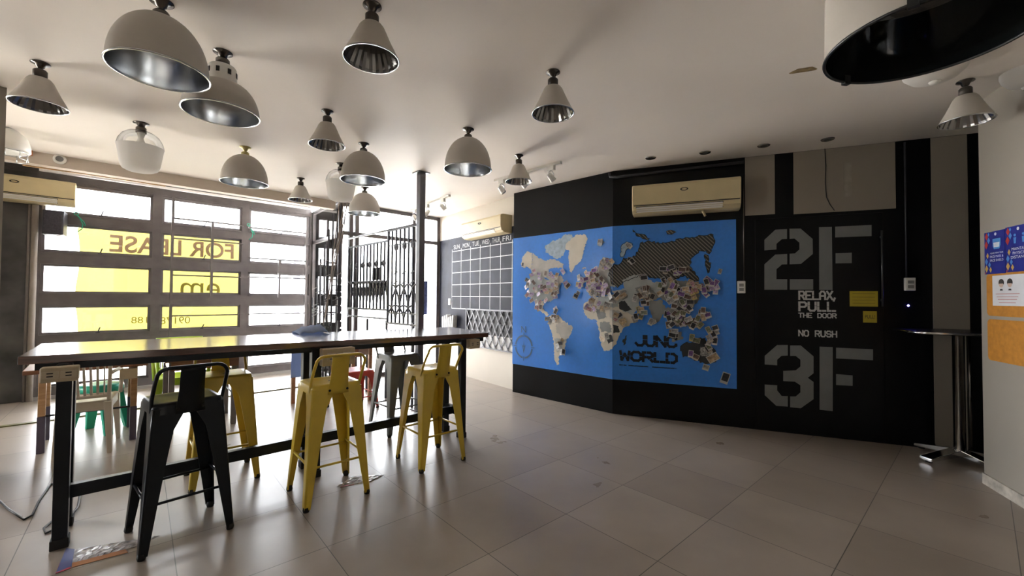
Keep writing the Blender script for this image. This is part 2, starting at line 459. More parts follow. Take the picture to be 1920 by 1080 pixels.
# curb under the windows
mb = MB(); mb.prism([win(-.6, NB - .05, 0), win(SB, NB - .05, 0), win(SB, NB + .12, 0), win(-.6, NB + .12, 0)], (0, 0, 0.04))
struct(mb.build('trim_curb', mat('grey_curb', (0.32, 0.30, 0.28), 0.6)))
mb = MB(); mb.prism([win(-.9, NF - .03, 0.0), win(SB, NF - .03, 0.0), win(SB, NF + .03, 0.0), win(-.9, NF + .03, 0.0)], (0, 0, 0.012))
struct(mb.build('trim_threshold', mat('olive_threshold_strip', (0.12, 0.105, 0.03), 0.5)))

# side return of the bay and the glass front
def framed_glass(name, A, B, posts, rails, zt, w=0.05, thin=-1):
    A, B = Vector(A), Vector(B); u = (B - A); L = u.length; ang = math.atan2(u.y, u.x)
    root = empty(name, (A.x, A.y, 0), ang); struct(root)
    fr = MB()
    for i, x in enumerate(posts):
        pw = .024 if i == thin else w
        fr.box(x - pw / 2, -pw / 2, 0, x + pw / 2, pw / 2, zt)
    for z in rails: fr.box(0, -.025, z - w / 2, L, .025, z + w / 2)
    fr.build('window_frame', M_FRAME, root)
    ps = sorted(posts); rs = sorted(rails)
    for i in range(len(ps) - 1):
        for j in range(len(rs) - 1):
            g = MB(); g.box(ps[i] + w / 2, -.003, rs[j] + w / 2, ps[i + 1] - w / 2, .003, rs[j + 1] - w / 2)
            g.build('window_pane', M_GLASS, root)
    return root
framed_glass('window_4', win(SB + .05, NB, 0), win(SB - .03, NF, 0), [0.02, 1.32], [0.03, 2.25, 2.78], 2.82, 0.05, 1)
s_of = lambda x, y=480: on_win(x, y, NF).dot(WU) - (SB - .03)
framed_glass('window_5', win(SB - .03, NF, 0), win(SEND, NF, 0), [0.02, s_of(657), s_of(668), s_of(775), SEND - SB + .0], [0.03, 2.29, 2.735], H, 0.06, 0)
mb = MB(); slab(mb, win(SEND - .02, NF, 0), win(SEND + .5, NF, 0), -.02, H + .02, .15, WN); struct(mb.build('wall_corner', M_CREAM))

# door in the black wall (flush, painted over)
dr = struct(empty('door_1', acc(1.42, 0, 0.0), math.atan2(S2.y, S2.x)))
mb = MB(); mb.box(0, -.012, 0.01, 1.03, 0.0, 2.12); mb.build('door_leaf', mat('black_door_paint', (0.0025, 0.0025, 0.003), 0.35, var=0.2, spec=0.2), dr, bevel=0.003)
mb = MB()
hz0 = acc_tz(1652, 610)[1]; hz1 = acc_tz(1652, 455)[1]; ht = acc_tz(1651, 500)[0] - 1.42
mb.tube([(ht, -.035, 1.25), (ht, -.035, 1.95)], 0.009, 8); mb.box(ht - .008, -.035, 1.30, ht + .008, -.01, 1.32); mb.box(ht - .008, -.035, 1.88, ht + .008, -.01, 1.90)
mb.build('door_handle', mat('dull_dark_steel', (0.10, 0.10, 0.10), 0.35, 0.8), dr)

# portals that guide daylight sampling through the glazed fronts and the added left opening
def portal(c, size, direction):
    l = bpy.data.lights.new('daylight_portal', 'AREA'); l.shape = 'RECTANGLE'; l.size, l.size_y = size
    l.cycles.is_portal = True
    o = bpy.data.objects.new('daylight_portal', l); COL.objects.link(o); o.location = c
    d = Vector(direction); q = d.to_track_quat('-Z', 'Y'); o.rotation_euler = q.to_euler()
portal(win(1.0, NB + .12, 1.45), (3.3, 2.8), -WN)
portal(win((SB + SEND) / 2, NF + .05, 1.4), (SEND - SB, 2.7), -WN)
portal(Vector((LX - .1, 1.9, 1.45)), (1.2, 1.3), (1, 0, 0))  # for the added fill opening in the left wall

#@@OBJECTS
# ------------------------------------------------------------------ ceiling lamps
def canopy(root, m, stem_to, r=0.05, big=1.0):
    c = MB(); c.lathe([(0, 0), (r, 0), (r * 1.02, -.006), (r * .55, -.012), (r * .42, -.03), (r * .28, -.034), (r * .25, stem_to)], 24)
    return c.build('canopy', m, root)
def socket(root, m, z0, z1, r):
    c = MB(); c.lathe([(0, z0), (r * .8, z0), (r, z0 - .008), (r, z1), (0, z1)], 24); return c.build('socket', m, root)
def shell(root, prof, name_out='shade', m_out=None, m_in=None, th=0.003, ripple=None, seg=48, rim_r=0.005, m_rim=None):
    o = MB(); o.lathe(prof, seg); sh = o.build(name_out, m_out or M_SHADE, root)
    i = MB(); i.lathe([(max(r - th, 0.0005), z - (th if k == 0 else 0)) for k, (r, z) in enumerate(prof)], seg, ripple=ripple, smooth=not ripple)
    i.build('reflector', m_in or M_ALU, sh)
    R, zb = prof[-1]
    t = MB(); t.tube([(R * math.cos(2 * PI * k / 48), R * math.sin(2 * PI * k / 48), zb) for k in range(48)], rim_r, 6, closed=True)
    t.build('rim', m_rim or M_ALU, sh)
    return sh
def lamp(loc, label, group=None):
    r = empty('ceiling_lamp', (loc.x, loc.y, H)); return tag(r, label, 'lamp', group)
def dome_lamp(px, label, metal=None, zr=2.412):
    r = lamp(at_z(*px, H), label); b = zr - H
    canopy(r, metal or M_NICKEL, -.065); socket(r, metal or M_NICKEL, -.05, -.085, .034)
    top = -.078; R = .203; hgt = top - b
    prof = [(0.03, top)] + [(R * .985 * math.sin(a) ** 0.92, b + .012 + (hgt - .012) * math.cos(a) ** 1.0) for a in [PI / 2 * k / 14 for k in range(2, 15)]] + [(R, b)]
    shell(r, prof); return r
def cone_lamp(px, label, zr=2.495, R=.133, metal=None):
    r = lamp(at_z(*px, H), label); b = zr - H
    canopy(r, metal or M_NICKEL, -.055, .045); socket(r, metal or mat('dark_bronze', (.07, .06, .05), .4, .5), -.045, -.10, .033)
    prof = [(0.034, -.096), (.05, -.102), (.062, -.118), (R * .72, b + (-.11 - b) * .48), (R * .97, b + .012), (R, b)]
    shell(r, prof, m_in=M_DIM, ripple=-.045, seg=44, rim_r=.004); return r
def jar_lamp(px, label):
    r = lamp(at_z(*px, H), label)
    canopy(r, M_NICKEL, -.05, .055); socket(r, M_NICKEL, -.035, -.085, .036)
    g = MB(); g.lathe([(.038, -.07), (.09, -.085), (.125, -.115), (.148, -.16), (.158, -.205)], 40)
    g.build('clear_glass_bell', glass_mat('lamp_clear_glass', (.93, .93, .92)), r)
    h = MB(); h.lathe([(.03, -.085), (.018, -.13), (.03, -.165), (.022, -.19), (0, -.2)], 20); h.build('bulb', M_FROST, r)
    f = MB(); f.lathe([(.158, -.205), (.154, -.215), (.132, -.36), (.118, -.395), (.09, -.41), (0, -.413)], 40)
    f.build('frosted_bowl', M_FROST, r); return r
dome_lamp((303, 3), 'largest-looking cream dome lamp with aluminium inside, at the top left of the ceiling')
dome_lamp((460, 276), 'cream dome lamp on a pale brass canopy in front of the window head', M_BRASS)
dome_lamp((682, 269), 'cream dome lamp hanging just above a smaller-looking dome, left of the steel pole')
dome_lamp((684, 351), 'farthest cream dome lamp, in front of the rod screen by the window corner')
dome_lamp((878, 242), 'cream dome lamp with bright aluminium inside, right of the steel pole top')
cone_lamp((76, 118), 'cream cone lamp at far left with greenish reflections in its faceted inside')
cone_lamp((614, 208), 'cream cone lamp in mid ceiling left of the upper dome and jar pair')
cone_lamp((698, 10), 'cream cone lamp at the top edge of the picture, with dark bronze neck')
cone_lamp((564, 334), 'farthest small cone lamp in front of the window bay drop beam')
cone_lamp((1037, 135), 'cream cone lamp with dark ribbed inside, alone in the middle of the ceiling')
cone_lamp((973, 291), 'small cream cone lamp in front of the track light bar near the black wall')
cone_lamp((1810, 152), 'cream cone lamp at far right beside the white poster wall')
jar_lamp((265, 231), 'clear and frosted glass jar lamp below the large dome, before the left window')
jar_lamp((640, 307), 'glass jar lamp half hidden behind the upper dome near the rod screen')
# stepped bell lamp
r = lamp(at_z(418, 98, H), 'cream stepped bell lamp with slotted neck, second from the left behind the big dome')
canopy(r, M_NICKEL, -.05, .05); socket(r, M_NICKEL, -.04, -.09, .036)
b = 2.395 - H
o = MB(); o.lathe([(0.03, -.088), (.066, -.09), (.072, -.1), (.076, -.19)], 40); nk = o.build('neck', mat('lamp_white_paint', (.66, .64, .60), .4), r)
for k in range(8):
    a = 2 * PI * k / 8 + .3
    q = MB(Matrix.Rotation(a, 4, 'Z')); q.box(.0715, -.009, -.15, .0765, .009, -.12); q.build('vent_slot', M_DARK, nk)
prof = [(.076, -.19), (.088, -.195)] + [(.088 + (.196 - .088) * math.sin(a) ** 1.0, -.197 + (b + .197) * (1 - math.cos(a)) ** .9) for a in [PI / 2 * k / 10 for k in range(1, 11)]]
shell(r, prof)
# big drum lamp, top right
r = tag(empty('drum_lamp', (1.75, 1.75, H)), 'huge cream drum lamp with glossy black inside at the top right corner', 'lamp')
R, zb = .349, 2.41 - H
o = MB(); o.lathe([(0, -.02), (.10, -.02), (R * .93, -.03), (R * .985, -.06), (R, zb)], 64); sh = o.build('drum_shade', M_SHADE, r)
o = MB(); o.lathe([(0, -.026), (R * .9, -.034), (R * .965, -.066), (R - .006, zb)], 64); o.build('black_reflector', mat('glossy_black_lining', (.008, .009, .009), .07, 0, var=.1, spec=.8, coat=.8), sh)
o = MB(); o.tube([(R * math.cos(2 * PI * k / 64), R * math.sin(2 * PI * k / 64), zb) for k in range(64)], .007, 8, closed=True); o.build('rim', M_DARK, sh)
for aa in [math.atan2(_q.y - 1.75, _q.x - 1.75) for _q in (at_z(1588, 153, 2.41), at_z(1712, 6, 2.41))] + [5.6]:
    o = MB(Matrix.Rotation(aa, 4, 'Z')); o.box(R - .012, -.016, zb - .014, R + .01, .016, zb + .03); o.build('rim_clip', M_DARK, sh)
o = MB(); o.lathe([(0, 0), (.07, 0), (.07, -.018), (0, -.02)], 24); o.build('canopy', M_DARK, r)
# flush glass bowls on the ceiling
def bowl_lamp(px, R, label, swirl=True):
    p = at_z(*px, H); r = tag(empty('flush_lamp', (p.x, p.y, H)), label, 'lamp')
    o = MB(); o.lathe([(R, 0), (R, -.02), (R * .93, -.05), (R * .7, -.085), (R * .4, -.10), (0, -.105)], 40); o.build('frosted_bowl', M_FROST, r)
    o = MB(); o.lathe([(0, -.1), (.03, -.104), (.022, -.118), (0, -.121)], 20); o.build('finial', M_ACW, r)
    return r
bowl_lamp((1752, 122), .155, 'flush frosted bowl lamp half hidden behind the big black-lined drum lamp')
bowl_lamp((1927, 132), .12, 'flush frosted bowl lamp cut by the right picture edge above the white wall')
# caged globe lamp at far left
p = at_z(8, 240, H); r = tag(empty('cage_lamp', (p.x, p.y, H)), 'white bowl lamp with a wire cage beneath, half hidden by the pier at far left', 'lamp')
o = MB(); o.lathe([(0, 0), (.05, 0), (.09, -.02), (.14, -.07), (.16, -.14), (.162, -.19), (.15, -.2), (0, -.2)], 36); o.build('white_bowl', M_ACW, r)
o = MB()
for k in range(10):
    a = 2 * PI * k / 10; o.tube([(.145 * math.cos(a), .145 * math.sin(a), -.2), (.145 * math.cos(a), .145 * math.sin(a), -.27)], .003, 5)
for zz in (-.205, -.268): o.tube([(.145 * math.cos(2 * PI * k / 30), .145 * math.sin(2 * PI * k / 30), zz) for k in range(30)], .003, 5, closed=True)
o.build('wire_cage', M_ALU, r)

# track lights
def track(pa, pb, heads, label):
    A, B = at_z(*pa, H), at_z(*pb, H); L = (B - A).length; ang = math.atan2(B.y - A.y, B.x - A.x)
    r = tag(empty('track_light', (A.x, A.y, H), ang), label, 'light')
    o = MB(); o.box(0, -.018, -.028, L, .018, 0); o.build('track_bar', M_ACW, r)
    for i, h in enumerate(heads):
        x = h * L
        hd = MB(); hd.box(x - .045, -.02, -.075, x + .045, .02, -.028); ho = hd.build('spot_adapter', M_ACW, r, bevel=.004)
        q = MB()
        T = Matrix.Translation((x, 0, -.15)) @ Matrix.Rotation((-.5, .6, -.3, .4)[i % 4], 4, 'Y') @ Matrix.Rotation((.4, -.5, .7)[i % 3], 4, 'X')
        q.M = T
        q.lathe([(0, .05), (.022, .05), (.03, .035), (.036, -.04), (.034, -.045), (0, -.035)], 20)
        q.build('spot_head', M_ACW, ho)
        q = MB(); q.tube([(x, 0, -.07), (x, .042, -.1), (x, .042, -.15)], .005, 6); q.tube([(x, 0, -.07), (x, -.042, -.1), (x, -.042, -.15)], .005, 6); q.build('spot_yoke', M_ALU, ho)
    return r
track((928, 337), (1052, 302), (.12, .5, .87), 'white ceiling track with spot heads behind the small cone lamp')
track((772, 393), (843, 365), (.1, .45, .85), 'white ceiling track with spot heads beside the steel pole')

# recessed downlights and the ceiling stain
for px, w in (((1220, 296), 'leftmost, above the wall air conditioner left end'), ((1322, 286), 'above the wall air conditioner right end'),
              ((1432, 273), 'above the narrow cream panel'), ((1552, 261), 'above the wire hanging on the wide cream panel')):
    p = at_z(*px, H); r = tag(empty('downlight', (p.x, p.y, H)), 'small recessed ceiling downlight ' + w, 'light', 'downlights along the black wall')
    o = MB(); o.lathe([(.028, -.004), (.05, -.006), (.054, 0)], 28); o.build('trim_ring', M_ALU, r)
    o = MB(); o.lathe([(0, -.002), (.03, -.003)], 28); o.build('dark_lens', M_DARK, r)
p = at_z(1507, 131, H)
o = MB(Matrix.Translation((p.x, p.y, H - .001)) @ Matrix.Rotation(-.35, 4, 'Z')); o.poly([(.068 * math.cos(a) * (1 + .25 * math.sin(3 * a)), .04 * math.sin(a) * (1 + .3 * math.cos(2 * a)), 0) for a in [2 * PI * k / 22 for k in range(22)]])
tag(o.build('ceiling_stain', mat('ochre_water_stain', (.26, .19, .09), .8, var=.6, scale=22)), 'brownish yellow water stain on the ceiling left of the drum lamp', 'stain')

# round sensor on the drop beam, orange junction
p = on_win(112, 299, NF); r = tag(empty('smoke_sensor', p, RZ), 'small round white sensor on the drop beam at left', 'sensor')
o = MB(Matrix.Rotation(PI / 2, 4, 'X')); o.lathe([(.05, 0), (.05, .015), (.038, .03), (.03, .03)], 28); o.build('sensor_ring', M_ACW, r)
o = MB(Matrix.Rotation(PI / 2, 4, 'X')); o.lathe([(.03, .028), (.02, .02), (0, .02)], 24); o.build('sensor_lens', mat('grey_lens', (.2, .2, .2), .3), r)
p = on_win(36, 283, NF); o = MB(Matrix.Translation(p) @ Matrix.Rotation(RZ, 4, 'Z'))
o.box(-.05, -.02, -.03, .09, 0, .035); tag(o.build('junction_plate', mat('orange_plate', (.55, .2, .07), .5)), 'orange plate fixed on the drop beam near the left pier', 'plate')

# ------------------------------------------------------------------ air conditioners
def text_mesh(s, size, extr=0.0, bold=0.0):
    c = bpy.data.curves.new('lettering', 'FONT'); c.body = s; c.size = size; c.align_x = 'LEFT'; c.extrude = extr; c.offset = bold
    o = bpy.data.objects.new('lettering', c)
    me = bpy.data.meshes.new_from_object(o); bpy.data.objects.remove(o); bpy.data.curves.remove(c)
    return me
def text_on(s, fn, x0, z0, w, h, off, name, m, parent=None, mirror=False, bold=0.0):
    """text fitted into a w x h box of a wall; fn(t, z, off) gives the point"""
    me = text_mesh(s, 1.0, 0.0, bold)
    xs = [v.co.x for v in me.vertices]; ys = [v.co.y for v in me.vertices]
    a, b_, c, d = min(xs), max(xs), min(ys), max(ys)
    for v in me.vertices:
        fx = (v.co.x - a) / max(b_ - a, 1e-6); fy = (v.co.y - c) / max(d - c, 1e-6)
        if mirror: fx = 1 - fx
        v.co = fn(x0 + fx * w, z0 + fy * h, off)
    me.name = name; me.materials.append(m)
    o = bpy.data.objects.new(name, me); COL.objects.link(o)
    if parent is not None:
        o.parent = parent; o.matrix_parent_inverse = Matrix.Identity(4)
        if parent.matrix_basis != Matrix.Identity(4):
            inv = parent.matrix_basis.inverted()
            for v in me.vertices: v.co = inv @ v.co
    return o
def air_con(O, ux, out, L, h, d, label):
    """O = lower left back corner, ux along the wall, out = away from the wall"""
    r = tag(empty('air_conditioner', O, math.atan2(ux.y, ux.x)), label, 'air conditioner')
    sg = 1 if (Matrix.Rotation(math.atan2(ux.y, ux.x), 3, 'Z') @ Vector((0, 1, 0))).dot(out) > 0 else -1
    D = d * sg
    def P(a, z): return (a, z)
    prof = [(0, h), (.82, h), (.96, h * .96), (1, h * .88), (1, h * .30), (.93, h * .14), (.72, .03 * h), (.5, 0), (0, 0)]
    b = MB(); b.prism([(0.0, q[0] * D, q[1]) for q in prof], (L, 0, 0)); body = b.build('body', M_AC, r, bevel=.006)
    f = MB(); f.prism([(0.004, D * 1.0, h * .30), (0.004, D * 1.02, h * .32), (.004, D * 1.02, h * .88), (.004, D * .97, h * .97), (.004, D * .9, h * .95)], (L - .008, 0, 0)); f.build('front_panel', M_AC, r, bevel=.003)
    s = MB(); s.box(.02, D * .93 if sg > 0 else D * 1.006, h * .265, L - .012, D * 1.006 if sg > 0 else D * .93, h * .295); s.build('panel_gap', M_DARK, r)
    lv = MB()
    A = (D * .985, h * .235); Bq = (D * .80, h * .065)
    for k in range(3):
        t0, t1 = k / 3 + .04, (k + 1) / 3 - .06
        y0, z0 = A[0] + (Bq[0] - A[0]) * t0, A[1] + (Bq[1] - A[1]) * t0; y1, z1 = A[0] + (Bq[0] - A[0]) * t1, A[1] + (Bq[1] - A[1]) * t1
        lv.prism([(.045, y0, z0), (.045, y1, z1), (.045, y1 + .008 * sg, z1 - .006), (.045, y0 + .008 * sg, z0 - .006)], (L * .80, 0, 0))
    lv.build('louver', M_ACW, r)
    g = MB(); g.prism([(.04, A[0] + .002 * sg, A[1]), (.04, Bq[0] + .002 * sg, Bq[1]), (.04, Bq[0] - .01 * sg, Bq[1] + .01), (.04, A[0] - .01 * sg, A[1] + .01)], (L * .81, 0, 0)); g.build('louver_slot', M_DARK, r)
    e = MB(Matrix.Translation((L * .5, D * 1.021, h * .72)) @ Matrix.Rotation(PI / 2, 4, 'X') @ Matrix.Scale(.42, 4, (0, 1, 0)))
    e.lathe([(.038, -.002), (.038, .005), (.026, .005), (.026, -.002)], 30); e.build('badge_ring', M_DARK, r)
    return r
ang2 = math.atan2(S2.y, S2.x)
air_con(acc(.233, 2.215, .002), S2, N2, 1.044, .317, .20, 'yellowed wall air conditioner high on the black wall above the map')
air_con(cal(.865, 2.23, .002), CU, CN, 1.065, .265, .20, 'yellowed wall air conditioner above the chalkboard calendar')
air_con(win(-1.27, NB - .003, 2.41), WU, -WN, 1.0, .305, .21, 'cream air conditioner at the left end of the window wall')
o = MB(); o.tube([acc(.93, 2.215, .15), acc(.95, 2.18, .13), acc(.955, 2.165, .12)], .012, 8)
tag(o.build('drain_spout', M_AC), 'short drain spout under the air conditioner on the black wall', 'pipe')

# conduits, switches, router light on the black wall
def conduit(pts, label, m=None, r=.008):
    o = MB(); o.tube(pts, r, 8); return tag(o.build('conduit', m or M_NICKEL), label, 'conduit')
tc, zc0 = acc_tz(1389, 527)
conduit([acc(1.318, 2.56, .012), acc(1.318, 1.46, .012)], 'thin grey conduit running down from the air conditioner to a switch box')
conduit([acc(-.035, 2.745, .02), acc(-.02, 2.70, .025), acc(.05, 2.685, .025), acc(.12, 2.69, .022), acc(1.32, 2.712, .022)], 'dark pipe running along the top of the black wall above the air conditioner', M_IRON, .016)
t2, _ = acc_tz(1697, 400)
conduit([acc(t2, 2.75, .010), acc(t2, 1.47, .010)], 'dark conduit down the black wall right of the floor numbers', M_IRON, .007)
def switch_box(px0, px1, label):
    a = acc_tz(*px0); c = acc_tz(*px1)
    r = tag(empty('switch_box', acc(a[0], c[1], .0), ang2), label, 'switch')
    w, h = c[0] - a[0], a[1] - c[1]
    o = MB(); o.box(0, -.035, 0, w, 0, h); o.build('box', M_ACW, r, bevel=.005)
    for k in range(2):
        q = MB(); q.box(w * .22, -.041, h * (.18 + .36 * k), w * .78, -.034, h * (.42 + .36 * k)); q.build('socket_face', mat('grey_socket', (.25, .24, .22), .4), r, bevel=.002)
    return r
switch_box((1382, 527), (1397, 550), 'white switch box on the black wall at the right edge of the map')
switch_box((1694, 521), (1714, 545), 'white switch box on the black wall left of the high round table')
a = acc_tz(1703, 573)
o = MB(); o.lathe([(0, .006), (.006, .004), (.008, 0)], 12)
ob = o.build('indicator_light', mat('blue_led', (.1, .1, .8), .3, emit=((.15, .12, 1.0), 6.0))); ob.location = acc(a[0], a[1], .001); ob.rotation_euler = (PI / 2, 0, ang2)
tag(ob, 'tiny glowing blue indicator light on the black wall below the switch box', 'light')
pts = [acc_tz(*q) for q in ((1546, 277), (1548, 310), (1547, 340), (1549, 370), (1556, 384), (1564, 395))]
o = MB(); o.tube([acc(t, z, .009) for t, z in pts], .0035, 6); tag(o.build('hanging_wire', M_DARK), 'thin dark wire hanging down the wide cream panel', 'wire')
a, c = acc_tz(1582, 306), acc_tz(1597, 368)
o = MB(); o.prism([acc(a[0], c[1], .004), acc(c[0], c[1], .004), acc(c[0], a[1], .004), acc(a[0], a[1], .004)], N2 * .004)
tag(o.build('wall_patch', mat('patch_paint', (.30, .265, .215), .7, var=.12, scale=20)), 'pale vertical patch on the wide cream panel', 'patch')

# ------------------------------------------------------------------ floor numbers and lettering on the black wall
M_LET = mat('grey_stencil_paint', (.17, .178, .172), .6, var=.06)
def wall_polys(name, polys, m, label, cat, off=.0025, group=None):
    o = MB()
    for pl in polys:
        o.prism([acc(*acc_tz(x, y), off) for x, y in pl], N2 * .0012)
    return tag(o.build(name, m), label, cat, group)
q = lambda pl: [(1380 + x / 2.842, 240 + y / 2.842) for x, y in pl]
TWO = [[(150, 597), (208, 543), (270, 540), (270, 592), (243, 593), (214, 618), (214, 648), (150, 653)],
       [(283, 538), (342, 537), (406, 592), (407, 672), (345, 724), (284, 727), (284, 671), (312, 669), (336, 648), (336, 612), (310, 590), (284, 592)],
       [(271, 672), (271, 727), (243, 728), (214, 753), (214, 806), (271, 806), (271, 862), (150, 862), (150, 727), (208, 675)],
       [(285, 806), (409, 806), (409, 862), (285, 862)],
       [(440, 530), (508, 528), (512, 863), (441, 863)], [(526, 527), (719, 518), (719, 577), (526, 584)], [(528, 668), (614, 665), (614, 721), (528, 722)]]
wall_polys('wall_lettering', [q(p) for p in TWO], M_LET, 'large grey stencilled 2F painted on the black door', 'lettering', .0135)
q = lambda pl: [(1400 + x / 3.178, 520 + y / 3.178) for x, y in pl]
THREE = [[(106, 467), (180, 402), (243, 402), (243, 465), (205, 467), (180, 490), (180, 523), (106, 518)],
         [(257, 405), (320, 405), (396, 470), (396, 570), (362, 597), (396, 622), (396, 724), (320, 778), (257, 772), (257, 708), (290, 708), (318, 684), (318, 642), (285, 620), (216, 617), (216, 556), (290, 553), (318, 530), (318, 490), (290, 467), (257, 467)],
         [(106, 637), (180, 642), (180, 672), (207, 705), (243, 706), (243, 768), (175, 764), (106, 700)],
         [(432, 412), (510, 415), (510, 795), (432, 787)], [(530, 418), (749, 428), (749, 493), (530, 482)], [(530, 575), (628, 583), (628, 645), (530, 640)]]
wall_polys('wall_lettering', [q(p) for p in THREE], M_LET, 'large grey stencilled 3F painted low on the black door', 'lettering', .0135)

# block stencil font drawn as strokes in a unit box
SF = {'A': ['0,0 0,.75 .3,1 .7,1 1,.75 1,0', '0,.42 1,.42'], 'B': ['0,0 0,1 .75,1 1,.85 1,.62 .8,.5 1,.38 1,.15 .75,0 0,0', '0,.5 .8,.5'],
      'C': ['1,.78 1,.85 .75,1 .25,1 0,.8 0,.2 .25,0 .75,0 1,.15 1,.25'], 'D': ['0,0 0,1 .7,1 1,.75 1,.25 .7,0 0,0'], 'E': ['1,1 0,1 0,0 1,0', '0,.5 .75,.5'],
      'F': ['1,1 0,1 0,0', '0,.5 .75,.5'], 'H': ['0,0 0,1', '1,0 1,1', '0,.5 1,.5'], 'I': ['.5,0 .5,1'], 'J': ['1,1 1,.22 .75,0 .25,0 0,.22'], 'L': ['0,1 0,0 1,0'],
      'N': ['0,0 0,1 1,0 1,1'], 'O': ['0,.2 0,.8 .25,1 .75,1 1,.8 1,.2 .75,0 .25,0 0,.2'], 'P': ['0,0 0,1 .75,1 1,.85 1,.6 .75,.45 0,.45'],
      'R': ['0,0 0,1 .75,1 1,.85 1,.6 .75,.47 0,.47', '.5,.47 1,0'], 'S': ['1,.82 .75,1 .25,1 0,.82 0,.65 .2,.5 .8,.5 1,.35 1,.18 .75,0 .25,0 0,.18'],
      'T': ['0,1 1,1', '.5,1 .5,0'], 'U': ['0,1 0,.2 .25,0 .75,0 1,.2 1,1'], 'W': ['0,1 .15,0 .5,.7 .85,0 1,1'], 'X': ['0,0 1,1', '0,1 1,0'], 'Y': ['0,1 .5,.5 1,1', '.5,.5 .5,0'],
      'M': ['0,0 0,1 .5,.4 1,1 1,0'], ',': ['.1,.15 -.1,-.18'], '.': ['.1,0 .1,.08'], '!': ['.5,1 .5,.3', '.5,.0 .5,.1']}
def stroke_text(mb, s, fn, x0, z0, w, h, st, off, gap=.38, stencil=False):
    n = len(s); cw = w / (n + (n - 1) * gap); x = x0
    for ch in s:
        for k, ln in enumerate(SF.get(ch, [])):
            pts = [tuple(float(c) for c in t.split(',')) for t in ln.split()]
            pts = [(x + a * cw, z0 + b * h) for a, b in pts]
            for i, (a, b) in enumerate(zip(pts, pts[1:])):
                d = Vector((b[0] - a[0], b[1] - a[1])); Ld = d.length
                if Ld < 1e-6: continue
                d /= Ld; pn = Vector((-d.y, d.x)) * st / 2; ext = d * st * .42
                A = Vector(a) - ext; B = Vector(b) + ext
                parts = [(A, B)]
                if stencil and Ld > h * .55:
                    m = (A + B) / 2; parts = [(A, m - d * st * .10), (m + d * st * .10, B)]
                for P, Q in parts:
                    mb.poly([fn(v.x, v.y, off + .0001 * (i % 3)) for v in (P - pn, Q - pn, Q + pn, P + pn)])
        x += cw * (1 + gap)
def acc_text(s, px0, px1, st, label, off=.0137):
    a, c = acc_tz(*px0), acc_tz(*px1); o = MB()
    stroke_text(o, s, acc, a[0] + st / 2, c[1] + st / 2, c[0] - a[0] - st, a[1] - c[1] - st, st, off, stencil=True)
    return tag(o.build('wall_lettering', mat('pale_stencil_paint', (.50, .50, .48), .6), fix=False), label, 'lettering')
acc_text('RELAX,', (1496, 545), (1575, 563), .016, 'pale stencilled word RELAX with comma under the 2F')
acc_text('PULL', (1496, 565), (1567, 585), .018, 'pale stencilled word PULL between RELAX and THE DOOR')
acc_text('THE DOOR', (1496, 586), (1568, 597), .010, 'small pale stencilled words THE DOOR')
acc_text('NO RUSH', (1496, 618), (1569, 633), .011, 'small pale stencilled words NO RUSH above the 3F')
def acc_sign(px0, px1, m, lines, label, off=.0125, cat='sign'):
    a, c = acc_tz(*px0), acc_tz(*px1)
    r = tag(empty('door_sign', acc(a[0], c[1], off), ang2), label, cat)
    w, h = c[0] - a[0], a[1] - c[1]
    o = MB(); o.box(0, -.002, 0, w, 0, h); o.build('sign_plate', m, r)
    for (s, x, z, ww, hh, mm) in lines:
        text_on(s, lambda t, zz, of: Vector((t, -.0026, zz)), x * w, z * h, ww * w, hh * h, 0, 'sign_text', mm, None).parent = r
    return r
M_SIGNY = mat('yellow_sign_paper', (.42, .33, .02), .5, var=.05)
M_INK = mat('dark_ink', (.03, .025, .02), .6); M_INK2 = mat('faint_ink', (.2, .15, .02), .6)
ys = acc_sign((1592, 546), (1645, 575), M_SIGNY, [], 'yellow notice with faint lines of print on the black door')
_a, _c = acc_tz(1592, 546), acc_tz(1645, 575); _w, _h = _c[0] - _a[0], _a[1] - _c[1]
for zz in (.2, .4, .6, .82):
    o = MB(); o.box(_w * .1, -.0032, _h * zz, _w * .9, -.0018, _h * zz + .004); o.build('print_line', M_INK2, ys)
acc_sign((1617, 583), (1643, 605), M_SIGNY, [('PULL!', .14, .35, .72, .32, M_INK)], 'small yellow sign reading PULL on the black door')
# ------------------------------------------------------------------ world map on the folded black wall
MT0, MT1, MZ0, MZ1 = -1.556, 1.250, .389, 2.132
wm = tag(empty('wall_map', acc(0, MZ0, 0)), 'big blue world map sheet wrapped over the fold of the black wall, covered in snapshots', 'map')
WMI = Matrix.Translation(-acc(0, MZ0, 0))
M_SEA = mat('sea_blue_print', (.022, .21, .72), .30, var=.05, scale=30, spec=.8)
def folded(name, polys, m, off, th, parent):
    """polygons in (t, z) of the wall, cut along the fold, laid on both wall faces"""
    bm = bmesh.new()
    for pl in polys:
        vs = [bm.verts.new((t, z, 0)) for t, z in pl]
        try: bm.faces.new(vs)
        except ValueError: pass
    bmesh.ops.triangulate(bm, faces=bm.faces[:])
    bmesh.ops.bisect_plane(bm, geom=bm.verts[:] + bm.edges[:] + bm.faces[:], plane_co=(0, 0, 0), plane_no=(1, 0, 0))
    o = MB(WMI)
    for f in bm.faces:
        c = f.calc_center_median()
        pts = []
        for v in f.verts:
            t, z = v.co.x, v.co.y
            if c.x < 0: p = K1 + S1 * t + N1 * off
            else: p = K1 + S2 * t + N2 * off
            pts.append(p + Vector((0, 0, z)))
        o.poly(pts)
    bm.free()
    bmesh.ops.remove_doubles(o.bm, verts=o.bm.verts, dist=1e-5)
    ob = o.build(name, m, parent)
    if th:
        md = ob.modifiers.new('thick', 'SOLIDIFY'); md.thickness = th; md.offset = 0
    return ob
